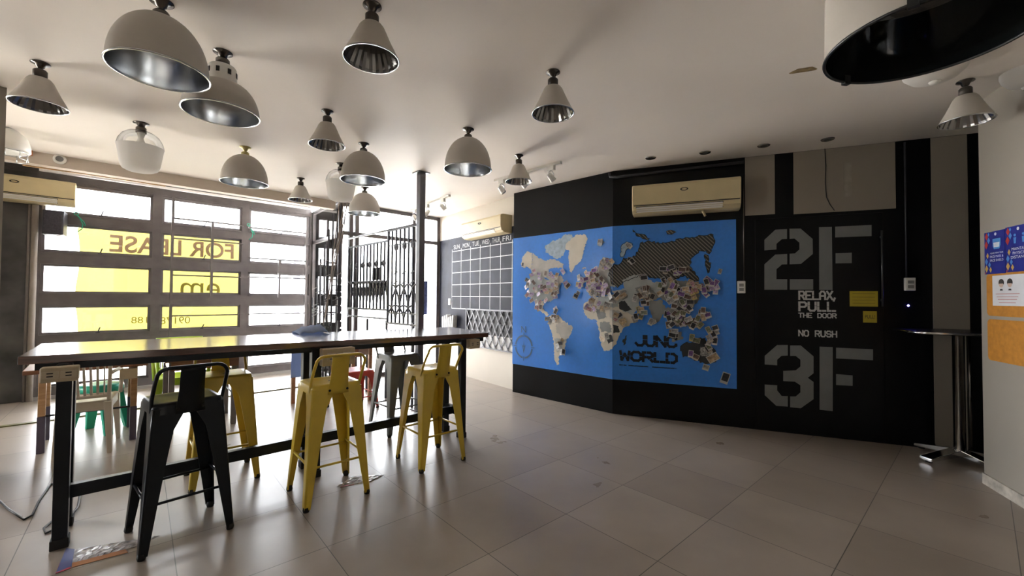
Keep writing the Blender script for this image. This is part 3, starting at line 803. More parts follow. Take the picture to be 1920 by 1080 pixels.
folded('map_sheet', [[(MT0, MZ0), (MT1, MZ0), (MT1, MZ1), (MT0, MZ1)]], M_SEA, .003, .002, wm)
CA2 = lambda pl: [acc_tz(960 + x / 3.373, 400 + y / 3.373) for x, y in pl]       # crops of the photo used for tracing the coasts
CB2 = lambda pl: [acc_tz(940 + x / 2.16, 280 + y / 2.16) for x, y in pl]
def rough(pl, amp=.011):
    out = []
    for a, b in zip(pl, pl[1:] + pl[:1]):
        out.append(a); L = math.hypot(b[0] - a[0], b[1] - a[1])
        n = min(9, int(L / .018))
        for k in range(1, n):
            t = k / n; out.append((a[0] + (b[0] - a[0]) * t + random.uniform(-amp, amp), a[1] + (b[1] - a[1]) * t + random.uniform(-amp, amp)))
    return out
C1 = mat('land_cream', (.62, .57, .47), .5); C2 = mat('land_beige', (.44, .42, .38), .5, var=.12); C3 = mat('land_pale_grey', (.40, .43, .42), .5, var=.1)
C4 = mat('land_mid_grey', (.24, .25, .24), .5, var=.1); C5 = mat('land_dark', (.035, .038, .04), .5); C6 = mat('land_blue_grey', (.33, .42, .50), .5, var=.2, scale=20)
HATCH = stripe_mat('land_hatched', (.035, .033, .03), (.22, .20, .165)); OUTL = mat('coast_outline', (.008, .009, .012), .5)
def land(pl, m, crop, lvl, outline=0):
    z = [tuple(c) for c in crop(pl)]; z = rough(z)
    ob = folded('landmass', [z], m, .0052 + .0003 * lvl, 0, wm)
    if outline:
        o = MB(WMI); o.tube([acc(t, zz, .0056 + .0003 * lvl) for t, zz in z], outline, 4, closed=True); o.build('coastline', OUTL, ob)
    return ob
land([(58, 320), (70, 275), (100, 240), (130, 250), (128, 330), (115, 350), (90, 335), (75, 345)], C1, CA2, 0)
land([(130, 250), (170, 285), (215, 300), (250, 290), (290, 300), (330, 320), (325, 345), (275, 345), (235, 350), (240, 385), (265, 400), (290, 390), (320, 400), (330, 420), (310, 450), (270, 450), (200, 400), (150, 395), (125, 380), (118, 345), (128, 330)], C2, CA2, 0)
land([(210, 210), (250, 180), (310, 160), (340, 130), (380, 135), (385, 160), (350, 190), (340, 230), (325, 270), (290, 290), (250, 270), (215, 250)], C6, CA2, 0)
land([(345, 190), (375, 160), (420, 135), (465, 135), (480, 160), (460, 230), (440, 300), (400, 330), (380, 375), (365, 365), (360, 300), (365, 240), (340, 225)], C1, CA2, 1)
land([(125, 385), (200, 400), (270, 450), (310, 450), (300, 480), (270, 510), (260, 550), (230, 560), (200, 545), (160, 560), (120, 530), (105, 490), (108, 440)], C3, CA2, 1)
land([(150, 560), (200, 550), (205, 580), (190, 600), (215, 620), (235, 640), (225, 650), (190, 625), (160, 590)], C1, CA2, 1)
land([(235, 650), (265, 640), (300, 650), (330, 680), (385, 720), (370, 770), (345, 800), (335, 850), (310, 880), (295, 910), (300, 955), (285, 960), (270, 920), (268, 840), (255, 760), (240, 720), (232, 690)], C1, CA2, 0)
land([(282, 700), (330, 685), (385, 720), (370, 770), (345, 800), (328, 812), (305, 770), (280, 750)], C2, CA2, 1)
land([(270, 790), (300, 790), (320, 820), (310, 860), (290, 880), (275, 850)], C3, CA2, 1)
land([(545, 170), (575, 160), (590, 185), (560, 210), (540, 200)], C6, CA2, 0)
land([(445, 345), (468, 342), (470, 350), (448, 353)], C2, CA2, 0)
land([(425, 420), (445, 400), (460, 430), (450, 470), (430, 465)], C2, CA2, 0)
land([(480, 380), (520, 360), (560, 330), (580, 350), (620, 350), (640, 420), (620, 480), (580, 510), (540, 520), (490, 500), (470, 450), (480, 400)], C2, CA2, 0)
land([(555, 330), (560, 295), (585, 278), (612, 290), (605, 330), (585, 350)], C1, CA2, 1)
land([(335, 625), (380, 600), (440, 590), (480, 605), (510, 640), (540, 680), (545, 700), (500, 720), (480, 745), (465, 790), (440, 815), (415, 815), (400, 770), (395, 720), (385, 690), (350, 685), (335, 660)], C1, CB2, 0)
land([(395, 600), (440, 592), (470, 605), (475, 640), (420, 640), (390, 630)], C3, CB2, 1)
land([(380, 645), (415, 645), (430, 680), (395, 690)], C4, CB2, 1)
land([(440, 650), (480, 655), (500, 690), (470, 700), (440, 680)], C2, CB2, 1)
land([(400, 700), (440, 700), (450, 740), (405, 740)], C4, CB2, 1)
land([(450, 710), (475, 715), (480, 740), (455, 745)], C5, CB2, 1)
land([(420, 755), (445, 750), (455, 775), (435, 790)], C5, CB2, 1)
land([(430, 500), (470, 490), (490, 530), (460, 560), (430, 550)], C3, CB2, 1)
land([(450, 572), (520, 560), (560, 590), (560, 640), (530, 672), (490, 652), (468, 610)], C3, CB2, 2)
land([(475, 622), (500, 613), (512, 632), (531, 650), (503, 657), (478, 645)], C5, CB2, 3)
land([(480, 575), (505, 570), (512, 600), (490, 612)], C4, CB2, 3)
land([(490, 530), (520, 512), (565, 508), (620, 540), (690, 528), (700, 560), (640, 600), (560, 600), (500, 570)], C3, CB2, 3)
land([(540, 560), (600, 555), (640, 600), (600, 625), (560, 600)], C4, CB2, 4)
land([(440, 475), (480, 465), (495, 440), (530, 440), (555, 415), (563, 380), (600, 372), (640, 382), (690, 372), (740, 362), (810, 350), (858, 345), (865, 370), (855, 400), (842, 424), (830, 410), (800, 410), (770, 440), (762, 470), (785, 500), (800, 530), (770, 532), (740, 510), (700, 530), (640, 522), (560, 510), (500, 535), (470, 560), (445, 540), (436, 505)], HATCH, CB2, 2, .0035)
land([(824, 425), (838, 430), (846, 470), (836, 502), (826, 470)], HATCH, CB2, 2, .003)
land([(482, 420), (488, 388), (508, 374), (532, 384), (522, 400), (505, 410), (496, 436), (484, 436)], C6, CB2, 3, .003)
land([(532, 325), (545, 338), (575, 345), (602, 362), (590, 368), (560, 354), (545, 346)], HATCH, CB2, 2, .003)
land([(668, 333), (690, 328), (708, 336), (690, 345), (672, 344)], HATCH, CB2, 2, .0025)
land([(640, 540), (700, 530), (770, 535), (805, 560), (800, 610), (770, 650), (720, 650), (680, 620), (640, 600)], C4, CB2, 2)
land([(590, 610), (650, 610), (670, 650), (640, 695), (622, 710), (605, 660)], C4, CB2, 2)
land([(660, 640), (740, 645), (750, 690), (715, 720), (690, 700), (672, 665)], C4, CB2, 1)
land([(725, 805), (735, 790), (752, 780), (785, 785), (795, 765), (825, 765), (838, 790), (858, 805), (872, 825), (870, 860), (832, 868), (790, 855), (760, 838), (735, 842)], C5, CB2, 1, .003)
land([(806, 800), (850, 800), (860, 835), (806, 835)], mat('land_speckled', (.30, .30, .28), .5, var=1.0, scale=60), CB2, 2)
land([(492, 770), (510, 753), (505, 785), (495, 795)], C5, CB2, 0)
land([(680, 740), (730, 738), (735, 770), (690, 778)], C4, CB2, 1)
# compass
def ring_polys(cx, cy, r0, r1, a0, a1, n=10):
    A = [a0 + (a1 - a0) * k / n for k in range(n + 1)]
    return [[(cx + r0 * math.cos(a), cy + r0 * math.sin(a)), (cx + r1 * math.cos(a), cy + r1 * math.sin(a)), (cx + r1 * math.cos(b), cy + r1 * math.sin(b)), (cx + r0 * math.cos(b), cy + r0 * math.sin(b))] for a, b in zip(A, A[1:])]
ct, cz = acc_tz(982.5, 650)
pl = []
for k in range(4): pl += ring_polys(ct, cz, .137, .160, k * PI / 2 + .12, (k + 1) * PI / 2 - .12)
for a in (0, PI / 2, PI, 3 * PI / 2):
    c, s = math.cos(a), math.sin(a); pl.append([(ct + c * .13 - s * .005, cz + s * .13 + c * .005), (ct + c * .19 - s * .005, cz + s * .19 + c * .005), (ct + c * .19 + s * .005, cz + s * .19 - c * .005), (ct + c * .13 + s * .005, cz + s * .13 - c * .005)])
pl.append([(ct - .03, cz + .02), (ct, cz - .09), (ct + .03, cz + .02), (ct + .014, cz + .016), (ct, cz - .045), (ct - .014, cz + .016)])
pl.append([(ct - .006, cz), (ct + .006, cz), (ct, cz + .09)])
M_NAVY = mat('navy_print', (.012, .014, .022), .5)
folded('compass_rose', pl, mat('compass_blue_print', (.04, .10, .20), .5), .0062, 0, wm)
def map_text(s, px0, px1, st, m, stencil=True, nm='map_lettering', gap=.28):
    a, c = acc_tz(*px0), acc_tz(*px1); o = MB(WMI)
    stroke_text(o, s, acc, a[0] + st / 2, c[1] + st / 2, c[0] - a[0] - st, a[1] - c[1] - st, st, .0075, gap=gap, stencil=stencil)
    return o.build(nm, m, wm, fix=False)
map_text('N', (978, 611), (987, 624), .012, mat('compass_blue_print', (0, 0, 0)), False)
map_text('JUNC', (1190, 627), (1270, 653), .027, M_NAVY)
map_text('WORLD', (1161, 656), (1271, 683), .028, M_NAVY)
map_text('PIN YOURSELF. REPRESENT!', (1161, 683), (1270, 692), .0085, M_NAVY, False, gap=.22)

# snapshots pinned on the map: every card a thing of its own
PIC = [mat('snap_%s' % n, c, .4, var=.8, scale=45) for n, c in (('purple', (.13, .06, .20)), ('lilac', (.32, .24, .38)), ('brown', (.10, .06, .045)), ('dark', (.022, .02, .024)),
       ('tan', (.36, .26, .16)), ('grey', (.24, .23, .22)), ('olive', (.13, .14, .08)), ('rose', (.36, .20, .22)))]
BORD = [mat('snap_border_white', (.46, .45, .43), .45), mat('snap_border_cream', (.38, .33, .26), .45), mat('snap_border_yellow', (.42, .32, .12), .45)]
CARDS = {}
def card_mesh(pi, bi, kind):
    key = (pi, bi, kind)
    if key in CARDS: return CARDS[key]
    w, h = ((.049, .078), (.076, .053), (.062, .062))[kind]
    o = MB(); o.box(-w / 2, -.0008, -h / 2, w / 2, .0008, h / 2, 0)
    x0, x1 = -w / 2 + .005, w / 2 - .005; z0, z1 = -h / 2 + (.018 if kind != 1 else .006), h / 2 - .006
    o.poly([(x0, -.0012, z0), (x1, -.0012, z0), (x1, -.0012, z1), (x0, -.0012, z1)], 1)
    bmesh.ops.recalc_face_normals(o.bm, faces=o.bm.faces)
    me = bpy.data.meshes.new('pinned_snapshot'); o.bm.to_mesh(me); o.bm.free(); me.materials.append(BORD[bi]); me.materials.append(PIC[pi])
    CARDS[key] = me; return me
lay = [0]
def card(t, z, label, pics, group=None, bords=(0, 0, 0, 1), scale=1.0, ang=None, tilt=True):
    me = card_mesh(random.choice(pics), random.choice(bords), random.choice((0, 0, 1, 2)))
    lay[0] = (lay[0] + 7) % 23
    off = .013 + .0016 * lay[0] + (.012 if tilt else 0)
    p = acc(t, z, off); o = bpy.data.objects.new('pinned_snapshot', me); COL.objects.link(o)
    base = math.atan2(S1.y, S1.x) if t < 0 else ang2
    ra = random.gauss(0, .45) if ang is None else ang
    tx = random.uniform(-.05, .32) if tilt else 0; tz = random.uniform(-.25, .25) if tilt else 0
    o.matrix_world = Matrix.Translation(p) @ Matrix.Rotation(base, 4, 'Z') @ Matrix.Rotation(ra, 4, 'Y') @ Matrix.Rotation(-tx, 4, 'X') @ Matrix.Rotation(tz, 4, 'Z') @ Matrix.Scale(scale, 4)
    return tag(o, label, 'snapshot', group)
bB = lambda x, y: acc_tz(940 + x / 2.16, 280 + y / 2.16)
placed = []
def cluster(cx, cy, rx, ry, n, label, group, pics, bords=(0, 0, 0, 1), dist=7, scale=1.0):
    for _ in range(max(1, round(n * .83))):
        best = None
        for tr in range(14):
            a = random.uniform(0, 2 * PI); rr = math.sqrt(random.random())
            x, y = cx + rx * rr * math.cos(a), cy + ry * rr * math.sin(a)
            d = min([math.hypot(x - u, y - v) for u, v in placed] or [99])
            if best is None or d > best[0]: best = (d, x, y)
            if d > dist: break
        placed.append(best[1:]); t, z = bB(best[1], best[2])
        card(t, z, label, pics, group, bords, scale)
P_EU = (0, 1, 1, 4, 7, 5, 2, 1); P_US = (1, 1, 4, 5, 7, 2, 0); P_AS = (0, 0, 2, 3, 4, 5, 6, 3, 2); P_JP = (0, 0, 0, 3, 1)
g = 'snapshots over north america'; l = 'snapshot pinned in the crowd over North America on the blue map'
cluster(145, 560, 36, 70, 24, l, g, P_US); cluster(190, 565, 44, 62, 20, l, g, P_US); cluster(225, 560, 20, 55, 8, l, g, P_US); cluster(158, 635, 14, 18, 4, l, g, P_US)
g = 'snapshots in the north atlantic'; l = 'snapshot pinned in the blue north Atlantic gap of the map'
cluster(258, 492, 4, 4, 1, l, g, (1, 0)); cluster(276, 545, 14, 10, 3, l, g, (1, 2)); cluster(315, 590, 4, 10, 2, l, g, (3, 1)); cluster(322, 535, 12, 22, 5, l, g, P_US)
g = 'snapshots over the caribbean coast'; l = 'snapshot pinned where the two American landmasses meet on the map'
cluster(222, 650, 10, 8, 3, l, g, (3, 1)); cluster(215, 688, 22, 12, 7, l, g, (4, 2, 5))
g = 'snapshots over south america'; l = 'snapshot pinned over the lower part of South America on the map'
cluster(250, 800, 18, 26, 9, l, g, (1, 4, 3, 5))
g = 'snapshots over europe'; l = 'snapshot pinned in the crowd over Europe on the blue map'
cluster(385, 520, 40, 38, 22, l, g, P_EU); cluster(395, 560, 42, 40, 24, l, g, P_EU); cluster(430, 462, 24, 20, 8, l, g, (1, 5, 4)); cluster(425, 565, 22, 26, 8, l, g, (0, 0, 1))
g = 'snapshots over north africa'; l = 'snapshot pinned over the top of Africa on the map'
cluster(395, 632, 45, 22, 13, l, g, (4, 5, 7, 1))
g = 'snapshots over east africa'; l = 'snapshot pinned over the right side of Africa on the map'
cluster(470, 680, 22, 10, 4, l, g, (4, 7, 3)); cluster(500, 705, 14, 12, 3, l, g, (4, 6), (2, 2, 1)); cluster(428, 770, 20, 20, 3, l, g, (5, 4))
g = 'snapshots over the middle east'; l = 'snapshot pinned over the Middle East on the map'
cluster(475, 600, 30, 16, 6, l, g, (5, 3, 4)); cluster(540, 682, 8, 12, 2, l, g, (3, 5))
g = 'snapshots on the hatched land'; l = 'snapshot pinned alone on the grey hatched land at the top of the map'
cluster(525, 456, 9, 9, 3, l, g, (0, 3, 1)); cluster(572, 522, 8, 8, 2, l, g, (0, 3)); cluster(660, 490, 14, 12, 4, l, g, (0, 3)); cluster(695, 478, 8, 8, 2, l, g, (3, 3)); cluster(730, 495, 26, 16, 6, l, g, (0, 3, 2))
g = 'snapshots over india'; l = 'snapshot pinned over India on the map'
cluster(580, 600, 38, 40, 14, l, g, (2, 3, 5)); cluster(565, 662, 18, 14, 5, l, g, (4, 6), (2, 1, 0)); cluster(618, 700, 12, 12, 3, l, g, (3, 5, 6))
g = 'snapshots over east asia'; l = 'snapshot pinned in the dense crowd over East Asia on the map'
cluster(680, 570, 42, 48, 20, l, g, P_AS); cluster(725, 610, 50, 50, 20, l, g, P_AS); cluster(775, 570, 22, 40, 11, l, g, (4, 4, 7, 0), (1, 0, 2))
g = 'snapshots over south east asia'; l = 'snapshot pinned over South East Asia below the dense crowd on the map'
cluster(700, 690, 60, 34, 20, l, g, P_AS); cluster(780, 700, 30, 22, 8, l, g, P_AS); cluster(702, 744, 20, 9, 5, l, g, (4, 3, 5))
g = 'snapshots over japan'; l = 'purple snapshot pinned over Japan at the right of the map'
cluster(845, 560, 36, 34, 14, l, g, P_JP)
g = 'snapshots over the philippines'; l = 'snapshot pinned over the islands right of East Asia on the map'
cluster(820, 660, 22, 22, 7, l, g, (4, 7, 0, 2))
g = 'snapshots over australia'; l = 'snapshot pinned over Australia or the island above it on the map'
cluster(848, 735, 22, 20, 5, l, g, (6, 5, 3)); cluster(790, 765, 22, 12, 3, l, g, (4, 6), (1, 2)); cluster(842, 790, 26, 28, 6, l, g, (6, 5, 3)); cluster(772, 830, 22, 14, 3, l, g, (0, 2))
for x, y, l, pc, s in ((90, 468, 'snapshot pinned alone at the far left tip of North America on the map', (3,), .8), (405, 376, 'snapshot pinned alone near the top middle of the map', (5,), 1.0),
                    (518, 392, 'pale snapshot pinned alone over Scandinavia beside the hatched land', (5,), 1.0), (885, 495, 'tiny snapshot pinned alone in the sea right of the hatched land', (5,), .7),
                    (828, 882, 'pale tilted snapshot pinned alone just below Australia', (5,), 1.0), (905, 924, 'dark snapshot pinned alone at the lower right corner of the map', (3,), 1.5),
                    (856, 842, 'tan card pinned on the lower right of Australia', (4,), 1.5), (742, 640, 'large grey card pinned over the middle of the East Asian crowd', (5,), 1.9),
                    (455, 612, 'wide pale card pinned left of the dark Arabian patch', (5,), 1.2)):
    t, z = bB(x, y); card(t, z, l, pc, None, (0,), s, .3 if y > 850 else None, False)

# ------------------------------------------------------------------ calendar wall
def cal_box(name, t0, t1, z0, z1, m, label, cat, off=.0, th=.004):
    o = MB(); o.prism([cal(t0, z0, off), cal(t1, z0, off), cal(t1, z1, off), cal(t0, z1, off)], CN * th); return tag(o.build(name, m), label, cat)
r = tag(empty('chalkboard_calendar', cal(-.20, .53, 0), math.atan2(CU.y, CU.x)), 'chalkboard month calendar painted on the wall under the air conditioner, white grid and weekday heads', 'calendar')
o = MB(); o.box(.0, -.004, 0, .20 + 2.06, -.001, 1.80); o.build('board', M_SLATE, r)
M_CHALK = mat('white_chalk_line', (.62, .62, .64), .7, var=.1, scale=40)
T = [.25, .55, .842, 1.123, 1.40, 1.665, 1.945]; Z = [2.145, 1.955, 1.735, 1.522, 1.318, 1.10]
Z = [2.10, 1.92, 1.727, 1.52, 1.318, 1.112]
o = MB()
for t in T: o.box(t + .20 - .006, -.0055, Z[-1] - .53, t + .20 + .006, -.004, Z[0] - .53 + .04)
for z in Z: o.box(T[0] + .20 - .006, -.0055, z - .53 - .006, 2.05 + .20, -.0042, z - .53 + .006)
o.build('grid_lines', M_CHALK, r)
for i, s in enumerate(('SUN', 'MON', 'TUE', 'WED', 'THUR', 'FRI')):
    t0 = T[i] + .20
    text_on(s, lambda t, z, of: Vector((t, -.0062, z)), t0 + .05, 2.135 - .53, .20, .075, 0, 'day_name', M_CHALK).parent = r
# folding lattice gate under the calendar
r = tag(empty('folding_gate', cal(.77, .53, 0), math.atan2(CU.y, CU.x)), 'dark folding lattice gate over the low opening beneath the calendar', 'gate')
o = MB(); o.box(0, -.010, .20, 1.28, -.0045, .575); o.build('shade_panel', mat('dark_opening', (.02, .02, .025), .6), r)  # flat dark panel painted for the shaded inside of the opening
o = MB(); o.box(0, -.012, 0, 1.28, -.0046, .20); o.build('pale_backing', mat('pale_backing_board', (.55, .54, .53), .6, var=.1), r)
M_LATT = mat('grey_lattice_steel', (.10, .10, .115), .4, .2)
o = MB(); w, h, st = 1.28, .575, .155
for d in (1, -1):
    k = -6
    while k < 15:
        x0 = k * st; pts = []
        for z in (0, h):
            x = x0 + (z if d > 0 else h - z) * .62
            pts.append((x, z))
        (xa, za), (xb, zb) = pts
        if xa > xb: xa, za, xb, zb = xb, zb, xa, za
        if xb > 0 and xa < w:
            if xa < 0: f = (0 - xa) / (xb - xa); za = za + (zb - za) * f; xa = 0
            if xb > w: f = (w - xa) / (xb - xa); zb = za + (zb - za) * f; xb = w
            y = -.020 if d > 0 else -.028
            if xb - xa > .01: o.bar((xa, y, za), (xb, y, zb), .006, .018, up=(0, 0, 1))
        k += 1
o.build('lattice', M_LATT, r)
o = MB(); o.box(0, -.035, .572, w, -.005, .594); o.box(0, -.035, -.01, w, -.005, .004); o.box(-.012, -.035, 0, .008, -.005, .59); o.build('gate_rail', M_LATT, r)
# skirting stain line, wall plates, papers
p = cal(.18, 1.17, .0); r = tag(empty('light_switch', p, math.atan2(CU.y, CU.x)), 'small white switch plate on the chalkboard paint left of the calendar grid', 'switch')
o = MB(); o.box(-.04, -.014, 0, .04, -.004, .11); o.build('plate', M_ACW, r, bevel=.003); o = MB(); o.box(-.012, -.02, .03, .012, -.012, .08); o.build('rocker', M_ACW, r)
ledge = tag(empty('wall_ledge', cal(.04, .77, 0), math.atan2(CU.y, CU.x)), 'narrow grey ledge holding white booklets beside the glass front', 'shelf')
o = MB(); o.box(0, -.12, -.03, .46, -.0045, 0); o.build('ledge_board', M_GREYST, ledge, bevel=.003)
o = MB(); o.box(.06, -.09, -.12, .08, -.0045, -.03); o.box(.38, -.09, -.12, .40, -.0045, -.03); o.build('bracket', M_IRON, ledge)
for k in range(6):
    q = MB(); hgt = .19 + .02 * (k % 3)
    q.prism([(0, 0, 0), (.055, 0, 0), (.055 - .006, .03, hgt), (.0, .03, hgt)], (0, -.012, 0)) if False else q.box(0, -.09, .0, .045, -.01, hgt)
    b_ = q.build('booklet_stack', mat('paper_white', (.66, .65, .64), .7, var=.15, scale=60), bevel=.002)
    b_.matrix_world = Matrix.Translation(cal(.06 + .065 * k, .7705, 0)) @ Matrix.Rotation(math.atan2(CU.y, CU.x), 4, 'Z') @ Matrix.Rotation(.02 * k, 4, 'Y')
    tag(b_, ['leftmost', 'second', 'third', 'fourth', 'fifth', 'rightmost'][k] + ' of the white booklets standing on the grey ledge', 'booklet', 'white booklets on the ledge')

# ------------------------------------------------------------------ posters on the white wall
def rbox(name, t0, t1, z0, z1, m, parent=None, off=0.0, th=.004, rad=0.0):
    pts = []
    if rad:
        for cx, cz, a0 in ((t1 - rad, z1 - rad, 0), (t0 + rad, z1 - rad, PI / 2), (t0 + rad, z0 + rad, PI), (t1 - rad, z0 + rad, 3 * PI / 2)):
            for k in range(6):
                a = a0 + PI / 2 * k / 5; pts.append((cx + rad * math.cos(a), cz + rad * math.sin(a)))
    else: pts = [(t0, z0), (t1, z0), (t1, z1), (t0, z1)]
    o = MB(); o.prism([rgt(t, z, off) for t, z in pts], RN * th); ob = o.build(name, m)
    if parent: ob.parent = parent
    return ob
def relocate(root, ob): ob.parent = root
M_ORG = mat('orange_board', (.52, .215, .02), .65, var=.12, scale=30)
b1 = tag(rbox('pin_board', .083, .66, 1.205, 1.50, M_ORG, rad=.03, th=.006), 'upper orange rounded board on the white wall with the white face notice', 'board')
b2 = tag(rbox('pin_board', .085, .66, .895, 1.182, M_ORG, rad=.03, th=.006), 'lower empty orange rounded board on the white wall', 'board')
M_POST = mat('poster_blue', (.022, .03, .26), .4); M_PW = mat('poster_white', (.7, .7, .72), .5); M_PR = mat('poster_red', (.52, .05, .04), .4); M_PO = mat('poster_gold', (.6, .36, .08), .4); M_PL = mat('poster_sky', (.08, .26, .6), .4)
def ppoly(parent, nm, pts, m, off):
    o = MB(); o.prism([rgt(t, z, off) for t, z in pts], RN * .0005); ob = o.build(nm, m); ob.parent = parent; return ob
def poster(t0, w, z0, h, title, label, icon):
    pr = tag(empty('health_poster', (0, 0, 0)), label, 'poster')
    rbox('poster_sheet', t0, t0 + w, z0, z0 + h, M_POST, pr, .0065, .002)
    F = lambda x, y: (t0 + x * w, z0 + y * h)
    D = lambda x, y, s: [F(x, y + s), F(x + s * .9 if x + s * .9 < 1 else 1, y), F(x, y - s), F(max(0, x - s * .9), y)]
    for x, y, s, m in ((.12, .90, .09, M_PR), (.22, .80, .08, M_PL), (.10, .70, .10, M_PR), (.16, .44, .07, M_PO), (.1, .30, .08, M_PL), (.25, .22, .07, M_PL), (.1, .13, .09, M_PO), (.3, .1, .07, M_PO), (.05, .03, .03, M_PR), (.22, .94, .05, M_PL)):
        ppoly(pr, 'diamond', D(x, y, s), m, .0087)
    ppoly(pr, 'emblem', [F(.56 + .05 * math.cos(a), .93 + .035 * math.sin(a)) for a in [2 * PI * k / 16 for k in range(16)]], M_PW, .0087)
    for s, x, y, ww, hh in title: text_on(s, lambda t, z, of: rgt(t, z, of), t0 + x * w, z0 + y * h, ww * w, hh * h, .0092, 'poster_text', M_PW).parent = pr
    if icon == 'mask':
        ppoly(pr, 'icon', [F(.42, .82), F(.80, .82), F(.80, .66), F(.74, .58), F(.48, .58), F(.42, .66)], M_PL, .0088)
        ppoly(pr, 'icon', [F(.46, .73), F(.76, .73), F(.74, .62), F(.48, .62)], M_PW, .0094)
    else:
        for x in (.42, .78):
            ppoly(pr, 'icon', [F(x + .05 * math.cos(a), .80 + .03 * math.sin(a)) for a in [2 * PI * k / 14 for k in range(14)]], M_PL, .0088)
            ppoly(pr, 'icon', [F(x - .06, .75), F(x + .06, .75), F(x + .04, .62), F(x - .04, .62)], M_PL, .0088)
    return pr
poster(.073, .205, 1.497, .295, [('PLEASE WEAR YOUR', .30, .47, .62, .035), ('FACE MASK &', .28, .38, .64, .055), ('FACE SHIELD', .28, .29, .64, .055)], 'blue poster with white letters asking for a face mask and face shield', 'mask')
poster(.283, .205, 1.500, .298, [('MAINTAIN', .28, .47, .64, .06), ('PHYSICAL', .32, .38, .58, .06), ('DISTANCE', .24, .29, .72, .06)], 'blue poster with white letters asking to keep physical distance, cut by the right picture edge', 'people')
pn = tag(empty('face_notice', (0, 0, 0)), 'white paper notice with two masked faces pinned on the upper orange board', 'notice')
rbox('paper', .147, .47, 1.277, 1.484, M_PW, pn, .0062, .0015)
for i, x in enumerate((.235, .315)):
    cz = 1.425
    ppoly(pn, 'hair', [(x + .026 * math.cos(a), cz + .008 + .026 * math.sin(a)) for a in [PI * k / 10 * 1.3 - .45 for k in range(11)]], M_INK, .0078)
    ppoly(pn, 'face', [(x + .02 * math.cos(a), cz - .004 + .02 * math.sin(a)) for a in [2 * PI * k / 16 for k in range(16)]], mat('printed_skin', (.62, .45, .36), .6), .0085)
    ppoly(pn, 'fringe', [(x + .021 * math.cos(a), cz + .002 + .02 * math.sin(a)) for a in [PI * k / 8 for k in range(9)]], M_INK, .009)
    ppoly(pn, 'collar', [(x - .014, cz - .045), (x + .014, cz - .045), (x + .010, cz - .034), (x - .010, cz - .034)], M_INK, .0079)
for k, z in enumerate((1.355, 1.335, 1.318, 1.296)):
    ppoly(pn, 'print_line', [(.18 + .01 * k, z), (.40 - .012 * k, z), (.40 - .012 * k, z + .005), (.18 + .01 * k, z + .005)], mat('pink_print', (.55, .33, .33), .6), .0079)
# ------------------------------------------------------------------ bar table
zl, zr_ = .995, .955
FLc, BLc = at_z(33, 669, zl), at_z(77, 644, zl); FRc, BRc = at_z(916, 624, zr_), at_z(848, 613, zr_)
ta = math.atan2((FRc - FLc).y, (FRc - FLc).x)
bt = tag(empty('bar_table', (FLc.x, FLc.y, 0), ta), 'long high bar table with dark varnished wooden top on black steel legs', 'table')
BTI = Matrix.Rotation(-ta, 4, 'Z') @ Matrix.Translation((-FLc.x, -FLc.y, 0))
o = MB(BTI); o.prism([FLc, FRc, BRc, BLc], (0, 0, -.042)); o.build('tabletop', M_TOPWOOD, bt, bevel=.004)
o = MB(BTI)
cen = (FLc + FRc + BRc + BLc) / 4
ins = [cen + (p - cen) * f for p, f in ((FLc, .955), (FRc, .955), (BRc, .955), (BLc, .955))]
for a, b in zip(ins, ins[1:] + ins[:1]): o.bar(a - Vector((0, 0, .060)), b - Vector((0, 0, .060)), .03, .034)
o.build('subframe', M_STEEL, bt)
legs = {'fl': at_z(112, 1025), 'bl': at_z(121, 985), 'fm': at_z(588, 893), 'bm': at_z(572, 875), 'fr': at_z(865, 820), 'br': at_z(834, 807)}
BX = Matrix.Rotation(TA - ta, 4, 'Z')
def topz(p):
    s = ((p - FLc).dot((FRc - FLc).normalized())) / (FRc - FLc).length
    return zl + (zr_ - zl) * max(0, min(1, s)) - .045
for k, p in legs.items():
    lp = BTI @ Vector((p.x, p.y, 0)); h = topz(p); w = .029 if k[1] != 'm' else .034
    o = MB(Matrix.Translation(lp) @ BX); o.box(-w, -w, .012, w, w, h); lg = o.build('leg', M_STEEL, bt, bevel=.004)
    o = MB(Matrix.Translation(lp) @ BX); o.box(-w - .006, -w - .006, 0, w + .006, w + .006, .05); o.build('foot_sleeve', M_RUBBER, lg, bevel=.004)
mid = lambda a, b: (legs[a] + legs[b]) / 2
a, b_, c = mid('fl', 'bl'), mid('fm', 'bm'), mid('fr', 'br')
o = MB(BTI)
for p, q_ in ((a, b_), (b_, c)): o.bar(p + Vector((0, 0, .235)), q_ + Vector((0, 0, .235)), .04, .07)
o.build('stretcher', M_STEEL, bt)
for p, q_ in (('fl', 'bl'), ('fm', 'bm'), ('fr', 'br')):
    o = MB(BTI); o.bar(legs[p] + Vector((0, 0, .235)), legs[q_] + Vector((0, 0, .235)), .04, .07); o.build('cross_bar', M_STEEL, bt)
o = MB(BTI)
for p in (a, b_, c): o.bar(p + TN * .40 + Vector((0, 0, topz(p) - .02)), p - TN * .10 + Vector((0, 0, topz(p) - .02)), .06, .035)
o.build('top_bracket', M_STEEL, bt)
def outlet_box(p, w, h, d, label, z1):
    r = tag(empty('outlet_box', (p.x, p.y, z1 - h), TA), label, 'outlet')
    o = MB(); o.box(-w / 2, -d / 2, 0, w / 2, d / 2, h); o.build('box', M_OUT, r, bevel=.006)
    for k in (-1, 1):
        f = MB(); f.box(k * w * .24 - .030, -d / 2 - .004, h * .26, k * w * .24 + .030, -d / 2 + .002, h * .74); fo = f.build('socket_plate', mat('socket_cream', (.50, .43, .31), .4), r, bevel=.002)
        f = MB()
        for zz in (.38, .58): f.box(k * w * .24 - .011, -d / 2 - .0048, h * zz, k * w * .24 + .011, -d / 2 - .0035, h * zz + .006)
        f.build('socket_slot', M_DARK, fo)
    return r
